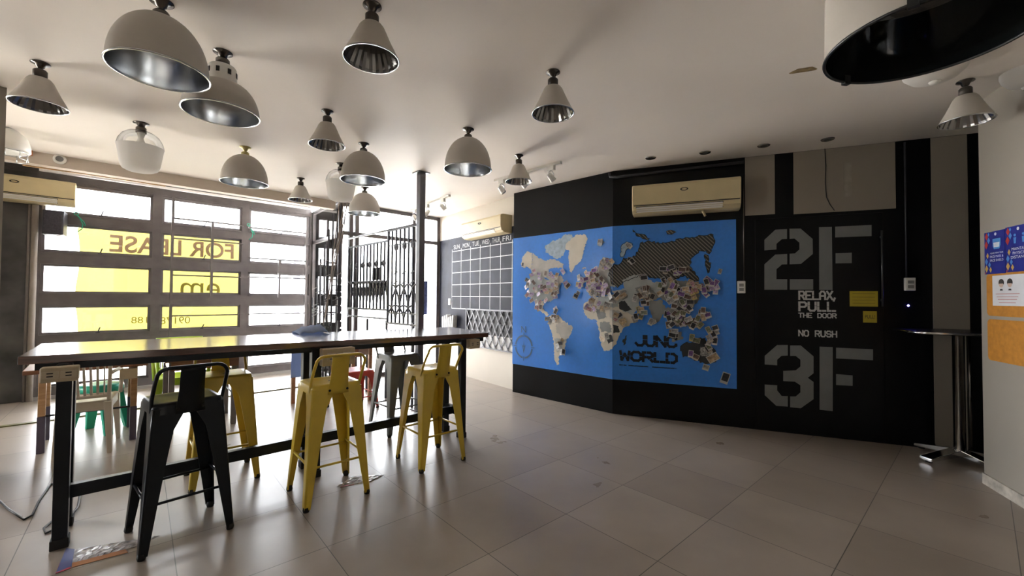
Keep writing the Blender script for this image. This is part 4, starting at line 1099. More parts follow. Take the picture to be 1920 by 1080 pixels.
outlet_box(legs['fl'] - TN * .075 + TU * -.01, .135, .075, .07, 'beige double outlet box under the near left end of the bar table', topz(legs['fl']) - .005)
outlet_box(legs['fm'] - TN * .075 + TU * .13, .235, .125, .07, 'beige double outlet box under the middle of the bar table', topz(legs['fm']) - .002)
outlet_box(legs['fr'] + TU * .115, .12, .088, .09, 'beige outlet box under the far right end of the bar table', topz(legs['fr']) - .005)

# ------------------------------------------------------------------ pressed steel stools
def steel_seat(name, label, cat, m, c, rz, h, foot, seat, back='hoop', backm=None, backh=.185, group=None, taper=(.112, .037)):
    r = tag(empty(name, (c[0], c[1], 0), rz), label, cat, group)
    o = MB()                                       # seat pan with skirt
    n = 10; g = {}
    for i in range(n + 1):
        for j in range(n + 1):
            x, y = -seat + 2 * seat * i / n, -seat + 2 * seat * j / n
            f = max(abs(x), abs(y)) / seat
            cr = .035                                # rounded corners
            ax, ay = abs(x) - (seat - cr), abs(y) - (seat - cr)
            if ax > 0 and ay > 0:
                L = math.hypot(ax, ay)
                if L > cr: x = math.copysign(seat - cr + ax * cr / L, x); y = math.copysign(seat - cr + ay * cr / L, y)
            z = h - .010 * (1 - f ** 3) - (.006 if f > .99 else 0)
            g[i, j] = o.v((x, y, z))
    for i in range(n):
        for j in range(n): o.f([g[i, j], g[i + 1, j], g[i + 1, j + 1], g[i, j + 1]], 0, True)
    edge = [(i, 0) for i in range(n)] + [(n, j) for j in range(n)] + [(i, n) for i in range(n, 0, -1)] + [(0, j) for j in range(n, 0, -1)]
    e0 = [g[k] for k in edge]; Mi = o.M
    e1 = [o.bm.verts.new((v.co.x * 1.035, v.co.y * 1.035, h - .018)) for v in e0]
    e2 = [o.bm.verts.new((v.co.x * 1.06, v.co.y * 1.06, h - .062)) for v in e0]
    for A, B in ((e0, e1), (e1, e2)):
        for k in range(len(A)): o.f([A[k], A[(k + 1) % len(A)], B[(k + 1) % len(A)], B[k]], 0, True)
    sp = o.build('seat', m, r)
    s = MB(); s.lathe([(0, h - .009), (.011, h - .0085)], 16); s.build('seat_hole', M_DARK, sp)
    for sx in (-1, 1):                             # folded sheet legs
        for sy in (-1, 1):
            o = MB(); rows = []
            for k in range(7):
                t = k / 6; z = (h - .03) * (1 - t) + .014 * t
                cx = (seat * 1.04) + (foot - seat * 1.04) * t
                w = taper[0] + (taper[1] - taper[0]) * t ** .8
                if k == 0: w = taper[0] * 1.3
                rr = .010
                pr = [(cx - w, cx), (cx - rr, cx), (cx - rr * .3, cx - rr * .3), (cx, cx - rr), (cx, cx - w)]
                inn = [(cx - .006, cx - w), (cx - .006, cx - .006), (cx - w, cx - .006)]
                rows.append([o.v((sx * a, sy * b, z)) for a, b in pr + inn])
            for A, B in zip(rows, rows[1:]):
                for q in range(8): o.f([A[q], A[(q + 1) % 8], B[(q + 1) % 8], B[q]], 0, q in (1, 2))
            o.f(rows[0]); o.f(rows[-1][::-1])
            lg = o.build('leg', m, r)
            o = MB(); cx = foot - taper[1] * .45
            o.lathe([(0, 0), (.017, 0), (.020, .012), (.017, .03), (0, .03)], 14, c=(sx * cx, sy * cx, 0)); o.build('rubber_foot', M_RUBBER, lg)
    hz = h * .33; q = (seat * 1.04) + (foot - seat * 1.04) * (1 - hz / h) - .012
    for k, (A, B) in enumerate((((-q, -q), (q, -q)), ((q, -q), (q, q)), ((q, q), (-q, q)), ((-q, q), (-q, -q)))):
        o = MB(); z = hz + (.02 if k % 2 else 0); o.tube([(A[0], A[1], z), (B[0], B[1], z)], .0075, 8); o.build('footrest_bar', m, r)
    b = seat * 1.02; bh = backh
    bm_ = backm or m
    if back == 'hoop':
        o = MB(); pts = [(-b, -b + .05, h - .05), (-b - .004, -b + .02, h + .02), (-b - .002, -b - .03, h + .10), (-b, -b - .055, h + bh - .05)]
        for k in range(5):
            a = PI / 2 * k / 4; pts.append((-b + .05 - .05 * math.cos(a), -b - .058 - .006 * k / 4, h + bh - .05 + .05 * math.sin(a)))
        pts += [(-x, y, z) for x, y, z in pts[::-1]]
        o.tube(pts, .0095, 10); o.build('back_hoop', bm_, r)
        o = MB(); W_ = (.075, .062, .052, .05, .052)
        cols = []
        for k in range(9):
            t = k / 8; z = h - .065 + (bh + .072) * t
            w = .066 - .012 * math.sin(min(1, t * 1.5) * PI / 2)
            y = -b * 1.05 - .004 - .054 * max(0, (t - .15)) ** .8
            cols.append([o.v((-w, y, z)), o.v((0, y - .008, z)), o.v((w, y, z)), o.v((w, y + .004, z)), o.v((0, y - .004, z)), o.v((-w, y + .004, z))])
        for A, B in zip(cols, cols[1:]):
            for q2 in range(6): o.f([A[q2], A[(q2 + 1) % 6], B[(q2 + 1) % 6], B[q2]], 0, True)
        o.f(cols[0]); o.f(cols[-1][::-1])
        sp2 = o.build('back_plate', bm_, r)
        for sx in (-1, 1):
            o = MB(Matrix.Translation((sx * .055, -b * 1.05 - .012, h - .04)) @ Matrix.Rotation(PI / 2, 4, 'X')); o.lathe([(0, .006), (.006, .004), (.008, -.004)], 12); o.build('rivet', M_RUBBER, sp2)
    return r
HS, FT, ST = .75, .205, .150
sq = lambda pts: sum((at_z(*p) for p in pts), Vector()) / len(pts)
s1 = sq([(238, 995), (262, 1055), (432, 993), (398, 946)]); s2 = sq([(538, 918), (572, 963), (692, 925), (651, 890)]); s3 = sq([(742, 858), (790, 888), (872, 864), (823, 838)])
steel_seat('bar_stool', 'blue-black steel bar stool at the near left end of the bar table', 'stool', M_BLKSTOOL, s1, TA + .14, HS, FT, ST)
steel_seat('bar_stool', 'yellow steel bar stool on the near side by the middle table leg', 'stool', M_YEL, s2, TA, HS, FT, ST)
steel_seat('bar_stool', 'yellow steel bar stool at the far right end of the bar table', 'stool', M_YEL, s3, TA, HS, FT, ST)
e0, e1 = at_z(355, 926), at_z(487, 897); s4 = (e0 + e1) / 2 + TN * .2
steel_seat('bar_stool', 'yellow steel bar stool on the window side, behind the blue-black stool', 'stool', M_YEL, s4, TA + PI, HS, FT, ST)
s5 = (at_z(711, 810) + at_z(776, 797)) / 2
steel_seat('bar_stool', 'grey steel bar stool on the window side, behind the far right yellow stool', 'stool', M_GREYST, s5, TA + PI + .07, HS, FT, ST)
# low coral chair with wooden back
rc = win(2.13, 4.85, 0)
r = steel_seat('steel_chair', 'low coral red steel chair with tan wooden back beyond the bar table', 'chair', M_REDST, rc, WA + PI, .45, .225, .18, back=None, taper=(.10, .035))
for sx in (-1, 1):
    o = MB(); o.tube([(sx * .175, -.17, .40), (sx * .18, -.19, .55), (sx * .178, -.21, .62), (sx * .17, -.215, .66)], .014, 8)
    o.build('back_post', M_TANWOOD, r)
o = MB(); o.prism([(-.185, -.20, .555), (0, -.225, .555), (.185, -.20, .555), (.175, -.215, .655), (0, -.24, .66), (-.175, -.215, .655)], (0, .016, 0)); o.build('backrest', M_TANWOOD, r, bevel=.005)

# ------------------------------------------------------------------ plastic chairs and low tables by the window
def plastic_chair(label, m, c, rz, w=1.0, arms=True):
    """faces local +y"""
    SX = Matrix.Scale(w, 4, (1, 0, 0))
    r = tag(empty('plastic_chair', (c.x, c.y, 0), rz), label, 'chair')
    o = MB(SX); n = 8; rows = []
    for j in range(n + 1):
        y = -.20 + .42 * j / n; rows.append([o.v((-.21 + .42 * i / n, y, .43 - .022 * math.sin(PI * i / n) * math.sin(PI * j / n) - (.02 if j == n else 0))) for i in range(n + 1)])
    for A, B in zip(rows, rows[1:]):
        for i in range(n): o.f([A[i], A[i + 1], B[i + 1], B[i]], 0, True)
    st = o.build('seat', m, r); md = st.modifiers.new('t', 'SOLIDIFY'); md.thickness = .012; md.offset = -1
    o = MB(SX)
    for y0, y1 in ((-.20, -.19), (.205, .215)): o.box(-.205, y0, .35, .205, y1, .425)
    for x0 in (-.212, .202): o.box(x0, -.2, .36, x0 + .01, .21, .425)
    o.build('apron', m, r)
    for sx in (-1, 1):
        for sy in (-1, 1):
            o = MB(SX); a, b = .028, .020
            tx, ty = sx * .185, sy * .185 - (.01 if sy < 0 else 0); fx, fy = sx * .215, sy * .215 - (.02 if sy < 0 else 0)
            A = [o.v((tx + i * .035, ty + j * .035, .42)) for i, j in ((-1, -1), (1, -1), (1, 1), (-1, 1))]
            B = [o.v((fx + i * b, fy + j * b, 0.0)) for i, j in ((-1, -1), (1, -1), (1, 1), (-1, 1))]
            for k in range(4): o.f([A[k], A[(k + 1) % 4], B[(k + 1) % 4], B[k]])
            o.f(A[::-1]); o.f(B); o.build('leg', m, r, bevel=.004)
    bk = MB(SX)                                      # back frame: two posts, top and bottom rail
    P = lambda x, z: (x * (1 + .12 * (z - .43) / .38), -.20 - .10 * ((z - .43) / .38) ** 1.2 - .03 * math.cos(PI / 2 * min(1, abs(x) / .2)) * ((z - .43) / .38), z)
    for sx in (-1, 1): bk.tube([P(sx * .19, z) for z in (.43, .53, .63, .73, .80)], .018, 8)
    for z, rr in ((.47, .016), (.80, .02)): bk.tube([P(x, z) for x in (-.19, -.1, 0, .1, .19)], rr, 8)
    fo = bk.build('back_frame', m, r)
    for k in range(7):
        x = -.15 + .05 * k; s = MB(SX); s.bar(P(x, .47), P(x, .80), .022, .010); s.build('slat', m, fo)
    if arms:
        for sx in (-1, 1):
            o = MB(SX); o.tube([P(sx * .20, .66), (sx * .235, -.12, .665), (sx * .245, .06, .655), (sx * .24, .17, .60), (sx * .225, .20, .42)], [.016, .018, .02, .018, .02], 8); o.build('armrest', m, r)
    return r
plastic_chair('cream white slatted plastic chair seen from behind under the left end of the bar table', M_PWHITE, Vector((-3.60, 3.60, 0)), math.radians(36.6), .74)
ts = tag(empty('plastic_stool', (-3.93, 4.02, 0), .3), 'teal plastic stool behind the cream slatted plastic chair', 'stool')
o = MB(); o.lathe([(0, .462), (.10, .465), (.155, .458), (.17, .44), (.172, .40), (.165, .40), (.16, .43), (0, .44)], 32); o.build('seat', M_TEAL, ts)
for k in range(4):
    a_ = PI / 4 + PI / 2 * k; o = MB(Matrix.Rotation(a_, 4, 'Z'))
    A = [o.v((.12 + i * .03, j * .05, .43)) for i, j in ((-1, -1), (1, -1), (1, 1), (-1, 1))]; B = [o.v((.21 + i * .02, j * .03, 0)) for i, j in ((-1, -1), (1, -1), (1, 1), (-1, 1))]
    for q_ in range(4): o.f([A[q_], A[(q_ + 1) % 4], B[(q_ + 1) % 4], B[q_]])
    o.f(A[::-1]); o.f(B); o.build('leg', M_TEAL, ts, bevel=.004)
plastic_chair('lime green plastic chair behind the blue-black bar stool', M_LIME, win(.64, 5.9, 0), WA + PI - .05)
def low_table(label, s0, s1, n0, n1, h, top_m, leg_hi, leg_lo, split, legs_at, apron=None, boxes=()):
    c = win(s0, n0, 0); r = tag(empty('low_table', c, WA), label, 'table'); w, d = s1 - s0, n1 - n0
    o = MB(); o.box(0, 0, h - .035, w, d, h); o.build('tabletop', top_m, r, bevel=.004)
    if apron:
        o = MB(); t = .02
        o.box(.05, .04, h - .12, w - .05, .04 + t, h - .035); o.box(.05, d - .06, h - .12, w - .05, d - .04, h - .035); o.box(.05, .04, h - .12, .05 + t, d - .04, h - .035); o.box(w - .07, .04, h - .12, w - .05, d - .04, h - .035); o.build('apron', apron, r)
    for x, y in legs_at:
        o = MB(); o.box(x - .022, y - .022, split, x + .022, y + .022, h - .035); lg = o.build('leg', leg_hi, r, bevel=.003)
        if split > 0: o = MB(); o.box(x - .024, y - .024, 0, x + .024, y + .024, split); o.build('dipped_leg_end', leg_lo, lg, bevel=.003)
    for x, y, ww in boxes:
        o = MB(); o.box(x - ww / 2, y - .03, h - .14, x + ww / 2, y + .03, h - .05); o.build('outlet', M_OUT, r, bevel=.005)
    o = MB(); o.tube([(x, y, .30) for x, y in (legs_at[0], legs_at[1])], .009, 6); o.build('foot_rod', M_IRON, r)
    return r
low_table('low wooden table with tan legs dipped in purple grey paint, at far left', -.44, .31, 5.05, 5.70, .70, M_BROWNWOOD, M_TANWOOD, M_PURPLE, .30, [(.10, .14), (.66, .08), (.10, .58), (.66, .58)], None, [(.62, .03, .12)])
low_table('low reddish brown wooden table with grey legs behind the yellow window-side stool', .42, 1.06, 4.98, 5.66, .715, M_BROWNWOOD, mat('weathered_grey_leg', (.20, .18, .165), .6), M_PURPLE, 0, [(.56, .09), (.58, .58), (.06, .09), (.06, .58)], M_BROWNWOOD)
low_table('low dark wooden table beside the coral red chair near the glass front', 1.62, 2.49, 5.00, 5.62, .715, M_TOPWOOD, M_TANWOOD, M_PURPLE, 0, [(.80, .52), (.82, .06), (.06, .06), (.06, .52)], None, [(.72, .06, .13)])
# blue towel over the window-side edge of the bar table
e = (BLc + (BRc - BLc) * .62); tw = (BRc - BLc).normalized(); tn = Vector((-tw.y, tw.x, 0))
pc = at_z(577, 624, .985); eu = on_plane(577, 621, e, tn)
o = MB(); n, k = 14, 16; rows = []
zt = zl + (zr_ - zl) * .62
for j in range(k + 1):
    t = j / k; row = []
    for i in range(n + 1):
        u = i / n; wob = .012 * math.sin(9 * u + 3 * t) + .008 * math.sin(17 * u + 5 * t)
        sag = math.sin(PI * u)
        if t < .45: y = -.20 + .20 * (t / .45); z = zt + .006 + .06 * min(1, sag * 1.7) * math.sin(PI * min(1, t / .45) * .8 + .15) + abs(wob)
        else: q2 = (t - .45) / .55; y = .012 + .012 * math.sin(6 * u) + .01 * q2; z = zt + .01 - .40 * q2 * (1 if u < .55 else .7)
        x = -.13 + .26 * u * (1 if t < .45 else .8)
        p = eu + tw * x + tn * (y + wob * .4); row.append(o.v((p.x, p.y, z)))
    rows.append(row)
for A, B in zip(rows, rows[1:]):
    for i in range(n): o.f([A[i], A[i + 1], B[i + 1], B[i]], 0, True)
ob = o.build('towel', translucent_mat('blue_white_towel', (.52, .62, .84), .4)); md = ob.modifiers.new('t', 'SOLIDIFY'); md.thickness = .006
tag(ob, 'crumpled blue and white towel draped over the window-side edge of the bar table', 'towel')

# ------------------------------------------------------------------ steel pole and wrought iron screen
pp = at_z(790, 324, H); PW = (at_z(797, 620, .95) - at_z(783, 620, .95)).length
r = tag(empty('steel_pole', (pp.x, pp.y, 0), WA), 'slim square grey steel pole from floor to ceiling beside the iron screen', 'pole')
M_POLE = mat('grey_steel_paint', (.13, .13, .145), .4, var=.1)
o = MB(); o.box(-.038, -.038, .006, .038, .038, H - .008); o.build('shaft', M_POLE, r, bevel=.005)
o = MB(); o.box(-.075, -.075, H - .010, .075, .075, H - .001); o.build('top_plate', M_POLE, r)
o = MB(); o.box(-.075, -.075, 0, .075, .075, .008); o.build('base_plate', M_POLE, r)
G0 = Vector((pp.x, pp.y, 0)) ; GD = (Vector((-2.45, 6.24, 0)) - G0); GL = GD.length; GD.normalize(); ga = math.atan2(GD.y, GD.x)
gr = tag(empty('iron_screen', G0 + GD * .04, ga), 'black wrought iron scroll screen running from the steel pole towards the windows', 'screen')
Lr, Lt = .70, GL - .06
def scroll(mb, x, z, s, flip=1):
    mb.tube([(x + flip * s * (1 - t * .8) * math.sin(2 * PI * t * 1.25), 0, z + s * (1 - t * .8) * math.cos(2 * PI * t * 1.25)) for t in [k / 16 for k in range(17)]], .012, 6)
o = MB(); o.tube([(0, 0, 2.17), (Lt, 0, 2.17)], .014, 8); o.build('top_rail', mat('pale_iron_rail', (.16, .16, .17), .35, .3), gr)
for xa, xb, z, w in ((0, Lr, .97, .016), (0, Lr, 1.10, .012), (0, Lr, 2.155, .014), (0, Lr, 1.96, .01), (Lr, Lt, 1.135, .016), (Lr, Lt, 2.03, .016), (Lr, Lt, 1.02, .014)):
    o = MB(); o.bar((xa, 0, z), (xb, 0, z), w * 1.5, w * 1.5); o.build('panel_rail', M_IRON, gr)
nb = 7
for k in range(nb + 1):
    x = .02 + (Lr - .02) * k / nb; o = MB(); o.bar((x, 0, .97), (x, 0, 2.16), .019 if k < nb else .026); o.build('baluster', M_IRON, gr)
nl = 12
for k in range(1, nl + 1):
    x = Lr + (Lt - Lr) * k / nl; o = MB(); o.bar((x, 0, 1.135), (x, 0, 2.03), .019); o.build('baluster', M_IRON, gr)
o = MB()
for k in range(3):
    x = .02 + (Lr - .02) * (2 * k + 1) / nb; scroll(o, x, 1.93, .045, 1); scroll(o, x, 1.93, .045, -1)
for k in range(1, nl, 2):
    x = Lr + (Lt - Lr) * k / nl; scroll(o, x + .02, 1.74, .042, 1); scroll(o, x + .02, 1.74, .042, -1)
for k in range(3):
    for z in (1.62, 1.50): x = .02 + (Lr - .02) * (2 * k + .6) / nb; o.bar((x, 0, z), (x + .09, 0, z - .03), .013)
o.build('scroll', M_IRON, gr)
o = MB()
def arch(x0, x1, z0, z1): # leaf shaped arcs
    for sgn in (1, -1):
        a, b = (x0, x1) if sgn > 0 else (x1, x0)
        o.tube([(a + (b - a) * (1 - math.cos(PI / 2 * t)), 0, z0 + (z1 - z0) * math.sin(PI / 2 * t)) for t in [k / 8 for k in range(9)]], .012, 6)
for k in range(0, nl - 1):
    x0 = Lr + (Lt - Lr) * k / nl; x1 = Lr + (Lt - Lr) * (k + 2) / nl; arch(x0, x1, 1.14, 1.52)
for k in range(0, nb - 1, 1):
    x0 = .02 + (Lr - .02) * k / nb; x1 = .02 + (Lr - .02) * (k + 2) / nb; arch(x0, x1, .98 if k % 2 else 1.10, 1.20 if k % 2 else 1.46)
o.build('leaf_arch', M_IRON, gr)
for x in (.10, .72, 1.25, Lt):
    o = MB(); o.box(x - .012, -.012, 0, x + .012, .012, 1.0); o.build('post', M_IRON, gr)
# dark sign hung on the screen
x0 = .92; sg = tag(empty('hanging_sign', G0 + GD * (.04 + x0), ga), 'dark two tier sign hung on the iron screen', 'sign')
o = MB(); o.box(-.16, -.022, .0, .34, -.012, .12); o.build('lower_board', mat('slate_sign', (.07, .07, .085), .5), sg).location = (0, 0, 1.40)
o = MB(); o.box(0, -.03, 0, .24, -.014, .17); o.build('upper_board', mat('slate_sign', (.07, .07, .085), .5), sg).location = (0, 0, 1.53)
# blue poster on the glass front
a = on_win(793, 527, NF - .05); c = on_win(801, 590, NF - .05)
o = MB(); o.prism([Vector((a.x, a.y, c.z)), Vector((c.x, c.y, c.z)), Vector((c.x, c.y, a.z)), Vector((a.x, a.y, a.z))], -WN * .003); tag(o.build('door_poster', mat('blue_poster_paper', (.10, .13, .34), .5, var=.4, scale=25)), 'narrow blue poster on the glass front right of the steel pole', 'poster')

# ------------------------------------------------------------------ screen of upright rods by the window corner
rs = tag(empty('rod_screen', win(2.35, 6.30, 0), WA), 'screen of upright dark iron rods rising in steps to the right, by the window corner', 'screen')
RSI = Matrix.Rotation(-WA, 4, 'Z') @ Matrix.Translation(-win(2.35, 6.30, 0))
def rp(x, y, n=6.30): return on_win(x, y, n)
tops = [(586, 558), (594, 522), (601, 486), (609, 458), (617, 430), (625, 400), (633, 392), (640, 384)]
bots = [586, 593, 600, 607, 612, 620, 630, 634]
for (x, y), xb in zip(tops, bots):
    A, B = rp(x, y), rp(xb, 622); B.z = 0.9; A2 = A.copy(); o = MB(RSI); o.bar(Vector((B.x, B.y, 0.0)), A, .018, .018); o.build('rod', M_IRON, rs)
for k, (xt, yt, xb, yb) in enumerate(((637, 352, 612, 590), (643, 352, 640, 520), (648, 354, 618, 560), (653, 352, 622, 530), (646, 362, 606, 610), (651, 368, 640, 470))):
    A, B = rp(xt, 362 + k * 2, 6.25 - .02 * k), rp(xb, yb, 6.25 - .02 * k); A.z = min(A.z, H - .01); o = MB(RSI); o.bar(B, A, .010, .010); o.build('slanted_rod', mat('bronze_rod', (.20, .16, .13), .45, .3), rs)
for k in range(26):
    i = random.randrange(1, 8); x = tops[i][0] - 4; y = random.uniform(tops[i][1] + 12, 612)
    A = rp(x - 5, y + 2, 6.27); B = rp(x + 7, y - 3, 6.27); o = MB(RSI); o.bar(A, B, .010, .010); o.build('cross_tick', mat('pale_iron_tick', (.25, .24, .24), .4, .3), rs)
y = 522
for k in range(9):
    hgt = random.choice((6, 8, 11, 14)); A, B = rp(633 - (k % 3), y + hgt, 6.2), rp(640, y, 6.2)
    ob_ = MB(RSI); ob_.prism([A, Vector((B.x, B.y, A.z)), B, Vector((A.x, A.y, B.z))], -WN * .01); y += hgt + 2
    ob_.build('sticker_block', M_IRON, rs)
for k, (x0, y0, x1, y1) in enumerate(((614, 562, 634, 574), (612, 586, 626, 590), (620, 596, 636, 606), (608, 604, 622, 612), (622, 536, 646, 544), (616, 548, 632, 556))):
    A, B = rp(x0, y1, 6.22), rp(x1, y0, 6.22); o = MB(RSI); o.tube([A, Vector((B.x, B.y, A.z)), B, Vector((A.x, A.y, B.z))], .006, 6, closed=True); o.build('frame_loop', M_IRON, rs)

# grilles in front of the two right windows
def grille(s0, s1, verts, hors, label):
    r = tag(empty('window_grille', win(0, 7.60, 0), WA), label, 'grille')
    for s, z0, z1, w in verts:
        o = MB(); o.bar((s, 0, z0), (s, 0, z1), w, .03); o.build('upright', M_FRAME, r)
    for z, a, b, w in hors:
        o = MB(); o.bar((a, 0, z), (b, 0, z), w, .02); o.build('cross_bar', M_FRAME, r)
    o = MB()
    for s, z0, z1, w in verts[:1]: o.box(s - .03, -.02, 0, s + .03, .02, .02)
    o.build('foot', M_FRAME, r)
zz = lambda x, y: on_win(x, y, 7.6).z
grille(.69, 1.52, [(.69, 0, 2.70, .07), (1.155, zz(398, 558), 2.40, .06)], [(2.40, .69, 1.55, .03), (zz(390, 452), .69, 1.55, .026), (zz(390, 518), .69, 1.6, .026), (zz(390, 591), .69, 1.6, .03), (zz(390, 563), .69, 2.5, .025)], 'grey steel grille with one mid upright before the middle window')
grille(1.62, 2.5, [(2.48, 0, 2.66, .06), (2.07, zz(525, 558), zz(525, 487), .06)], [(zz(520, 432), 1.62, 2.5, .03), (zz(520, 487), 1.62, 2.5, .03), (zz(520, 521), 1.62, 2.5, .028), (zz(520, 588), 1.62, 2.5, .03)], 'grey steel grille with a short upright before the right window of the bay')

# ------------------------------------------------------------------ yellow banner hung outside
NBn = 8.12
bn = tag(empty('banner', win(0, NBn, 0), WA), 'big yellow see-through lease banner hung outside the left and middle windows, lettering mirrored', 'banner')
M_BAN = translucent_mat('yellow_banner_vinyl', (.225, .20, .046), .30)
o = MB(); n = 24; rows = []
for j in range(9):
    z = .55 + (2.225 - .55) * j / 8
    rows.append([o.v((-.25 + 1.90 * i / n + .02 * math.sin(j * 1.3), .012 * math.sin(i * 1.1 + j * .7), z + (.012 * math.sin(i * .9) if j == 8 else 0))) for i in range(n + 1)])
for A, B in zip(rows, rows[1:]):
    for i in range(n): o.f([A[i], A[i + 1], B[i + 1], B[i]], 0, True)
o.build('sheet', M_BAN, bn)
o = MB(); o.tube([(-.27, 0, 2.235), (1.67, 0, 2.235)], .012, 8); o.build('top_rope', mat('white_rope', (.6, .6, .58), .7), bn)
M_BTX = translucent_mat('banner_purple_ink', (.19, .13, .10), .30); M_BTX2 = translucent_mat('banner_grey_ink', (.20, .178, .05), .30)
bz = lambda x, y: on_win(x, y, NBn).z; bs = lambda x, y: on_win(x, y, NBn).dot(WU)
BF = lambda t, z, of: Vector((t, -.02 - of, z))
text_on('FOR LEASE', BF, bs(205, 460), bz(300, 478), bs(438, 465) - bs(205, 460), bz(300, 447) - bz(300, 478), 0, 'banner_text', M_BTX, None, True, .02).parent = bn
text_on('em', BF, bs(338, 540), bz(350, 558), bs(412, 540) - bs(338, 540), bz(350, 530) - bz(350, 558), 0, 'banner_text', M_BTX2, None, True).parent = bn
text_on('09178', BF, bs(300, 602), bz(330, 607), bs(356, 600) - bs(300, 602), bz(330, 594) - bz(330, 607), 0, 'banner_text', M_BTX2, None, True).parent = bn
text_on('188', BF, bs(246, 600), bz(260, 606), bs(276, 600) - bs(246, 600), bz(260, 594) - bz(260, 606), 0, 'banner_text', M_BTX2, None, True).parent = bn
# green ties on the frames
for (x, y, l) in ((143, 405, 'turquoise string knotted on the left window rail beside the loudspeaker'), (466, 425, 'short turquoise string tied on the mullion right of the middle window')):
    p = on_win(x, y, NB - .04); o = MB()
    o.tube([p + Vector((.0, 0, .02)), p + WU * .03 + Vector((0, 0, -.02)), p + WU * .06 + Vector((0, 0, -.10)), p + WU * .055 + Vector((0, 0, -.16)), p + WU * .01 + Vector((0, 0, -.21))], .006, 6)
    o.tube([p + WU * .02 * math.cos(a) + Vector((0, 0, .03 + .02 * math.sin(a))) for a in [2 * PI * k / 10 for k in range(10)]], .005, 5, closed=True)
    o.tube([p + Vector((0, 0, .02)), p + WU * .07 + Vector((0, 0, -.07)), p + WU * .085 + Vector((0, 0, -.12))], .006, 5)
    tag(o.build('string_tie', mat('turquoise_string', (.03, .42, .26), .6)), l, 'string')
# loudspeaker under the left air conditioner
a = on_win(79, 392, NB - .28); c = on_win(119, 441, NB - .28)
r = tag(empty('loudspeaker', (a.x, a.y, c.z), WA - .1), 'small dark loudspeaker on the left window frame below the air conditioner', 'loudspeaker')
w, h = (c - a).dot(WU), a.z - c.z
o = MB(); o.box(0, 0, 0, w, .24, h); o.build('cabinet', mat('dark_speaker_grey', (.035, .033, .04), .5), r, bevel=.008)
o = MB(); o.box(.012, -.006, .02, w - .012, 0, h - .012); o.build('grille_cloth', mat('speaker_cloth', (.045, .042, .055), .8, var=.3, scale=60), r, bevel=.004)
o = MB(); o.tube([(.02, .1, 0), (.03, .05, -.03), (.07, .02, -.035), (.12, .02, -.01), (.16, .05, 0)], .005, 6); o.build('lead', M_ACW, r)
o = MB(); o.box(w * .3, .235, h * .3, w * .7, .285, h * .7); o.build('wall_bracket', M_IRON, r)
# pipe trunking beside the dark panel
A = on_win(66, 400, NB - .05); o = MB(); o.tube([Vector((A.x, A.y, 0)), Vector((A.x, A.y, 2.40))], .03, 10)
o2 = tag(o.build('pipe_trunk', mat('taupe_pipe', (.30, .26, .23), .5)), 'taupe insulated pipe down the edge of the dark panel at left', 'pipe')
o = MB(); B = A - WU * .045 + WN * .01; o.tube([Vector((B.x, B.y, 0)), Vector((B.x, B.y, 2.40))], .016, 8); tag(o.build('drain_pipe', mat('grey_thin_pipe', (.20, .18, .17), .5)), 'thin grey pipe next to the taupe pipe at left', 'pipe')
# outdoor beams glimpsed through the glass
M_OUTB = mat('blue_grey_outdoor_beam', (.22, .24, .32), .6)
for z0, z1, s0, s1, l in ((2.42, 2.56, .4, 2.9, 'upper blue grey beam outside behind the banner top'), (1.76, 1.93, 1.72, 3.2, 'lower blue grey beam outside the right window of the bay')):
    r = tag(empty('outdoor_beam', win(s0, 9.2, 0), WA), l, 'beam')
    o = MB(); o.box(0, 0, z0, s1 - s0, .12, z1); o.build('beam', M_OUTB, r)
    for x in (.05, s1 - s0 - .05):
        o = MB(); o.box(x - .05, .01, -.16, x + .05, .11, z0); o.build('beam_post', M_OUTB, r)

# ------------------------------------------------------------------ floor tape, cable, high table
M_TAPE = translucent_mat('cloudy_tape', (.62, .60, .62), .25, clear=.35)
def tape(px, label, extras=()):
    pts = [at_z(*q_, .0015) for q_ in px]
    r = tag(empty('floor_tape', (pts[0].x, pts[0].y, 0)), label, 'tape')
    I = Matrix.Translation((-pts[0].x, -pts[0].y, 0))
    o = MB(I); nu, nv = 30, 8; rows = []
    for j in range(nv + 1):
        row = []
        for i in range(nu + 1):
            u, v = i / nu, j / nv; p = (pts[0] * (1 - u) + pts[1] * u) * (1 - v) + (pts[3] * (1 - u) + pts[2] * u) * v
            e = 1 if 0 < i < nu and 0 < j < nv else 0
            row.append(o.v((p.x + e * random.uniform(-.006, .006), p.y + e * random.uniform(-.006, .006), .002 + e * random.uniform(0, .006))))
        rows.append(row)
    for A, B in zip(rows, rows[1:]):
        for i in range(nu): o.f([A[i], A[i + 1], B[i + 1], B[i]])
    o.build('clear_film', mat('wrinkled_clear_film', (.55, .53, .55), .18, 0, var=.5, scale=30), r)
    for ex, m, nm in extras:
        o = MB(I); o.prism([at_z(*q_, .0012) for q_ in ex], (0, 0, .0015)); o.build(nm, m, r)
tape([(135, 1057), (255, 1025), (300, 1004), (140, 1030)], 'wrinkled clear floor tape with red and blue scraps beside the blue-black stool', [
    ([(105, 1074), (134, 1062), (140, 1030), (124, 1028)], mat('blue_scrap', (.10, .12, .30), .5), 'blue_scrap'), ([(104, 1076), (132, 1066), (134, 1050), (112, 1056)], mat('red_scrap', (.45, .05, .08), .5), 'red_scrap'),
    ([(135, 1064), (240, 1036), (235, 1030), (135, 1056)], mat('orange_scrap', (.42, .17, .06), .5), 'orange_strip')])
tape([(630, 913), (690, 905), (722, 890), (660, 893)], 'wrinkled clear floor tape with a pink scrap beside the middle yellow stool', [([(638, 914), (664, 909), (662, 903), (640, 907)], mat('pink_scrap', (.48, .18, .20), .5), 'pink_scrap')])
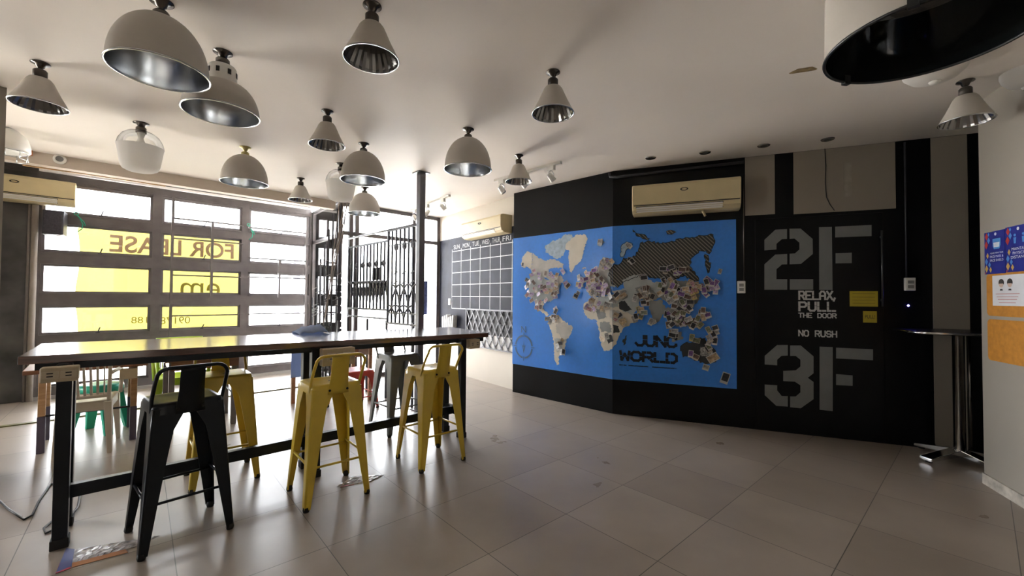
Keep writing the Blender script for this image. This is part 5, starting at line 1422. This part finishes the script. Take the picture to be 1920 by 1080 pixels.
pts = [at_z(*q_, .006) for q_ in ((-60, 925), (0, 940), (16, 955), (45, 974), (60, 966), (72, 940), (95, 908))]
pts2 = [at_z(*q_, .006) for q_ in ((122, 900), (150, 925), (146, 950), (118, 985), (85, 1000), (82, 990), (100, 975))]
o = MB(); o.tube(pts, .0055, 8)
lf = legs['fl']
o.tube([pts[-1], pts[-1] + Vector((.05, .02, .0)), pts2[0]], .0055, 8)
o.tube(pts2, .0055, 8)
tag(o.build('floor_cable', M_DARK), 'black cable snaking on the floor around the near left table leg', 'cable')
# high round-cornered table by the black wall
c = at_z(1800, 864); r = tag(empty('high_table', (c.x, c.y, 0), ang2), 'high narrow cafe table on a chrome post, between the black wall and the white wall', 'table')
hz = 1.06
def rrect(a, b, rad):
    pts = []
    for cx, cy, a0 in ((a - rad, b - rad, 0), (-a + rad, b - rad, PI / 2), (-a + rad, -b + rad, PI), (a - rad, -b + rad, 3 * PI / 2)):
        for k in range(7): t = a0 + PI / 2 * k / 6; pts.append((cx + rad * math.cos(t), cy + rad * math.sin(t)))
    return pts
o = MB(); o.prism([(x, y, hz - .022) for x, y in rrect(.36, .265, .16)], (0, 0, .022)); tp = o.build('tabletop', mat('dark_laminate', (.02, .02, .021), .25), r)
o = MB(); o.tube([(x * 1.003, y * 1.003, hz - .011) for x, y in rrect(.36, .265, .16)], .012, 8, closed=True); o.build('chrome_edge', M_CHROME, tp)
o = MB(); o.lathe([(.0, .06), (.038, .06), (.038, hz - .03), (.09, hz - .024), (.09, hz - .022), (0, hz - .022)], 28); o.build('post', M_CHROME, r)
o = MB(); o.tube([(.075, .02, .06), (.075, .02, hz - .03)], .014, 12); o.build('side_rod', mat('dark_chrome', (.3, .3, .3), .2, 1.0), r)
for k in range(4):
    a = k * PI / 2 + .5 + PI / 4 * 0; ca, sa = math.cos(a), math.sin(a)
    o = MB(Matrix.Rotation(a, 4, 'Z'))
    A = [o.v(p) for p in ((.02, -.04, .05), (.02, .04, .05), (.02, .04, .10), (.02, -.04, .10))]; B = [o.v(p) for p in ((.32, -.045, .015), (.32, .045, .015), (.32, .045, .04), (.32, -.045, .04))]
    for q_ in range(4): o.f([A[q_], A[(q_ + 1) % 4], B[(q_ + 1) % 4], B[q_]])
    o.f(A[::-1]); o.f(B); fo = o.build('base_foot', M_CHROME, r, bevel=.004)
    o = MB(Matrix.Rotation(a, 4, 'Z')); o.lathe([(0, 0), (.022, 0), (.022, .015), (0, .015)], 14, c=(.29, 0, 0)); o.build('glide', M_RUBBER, fo)
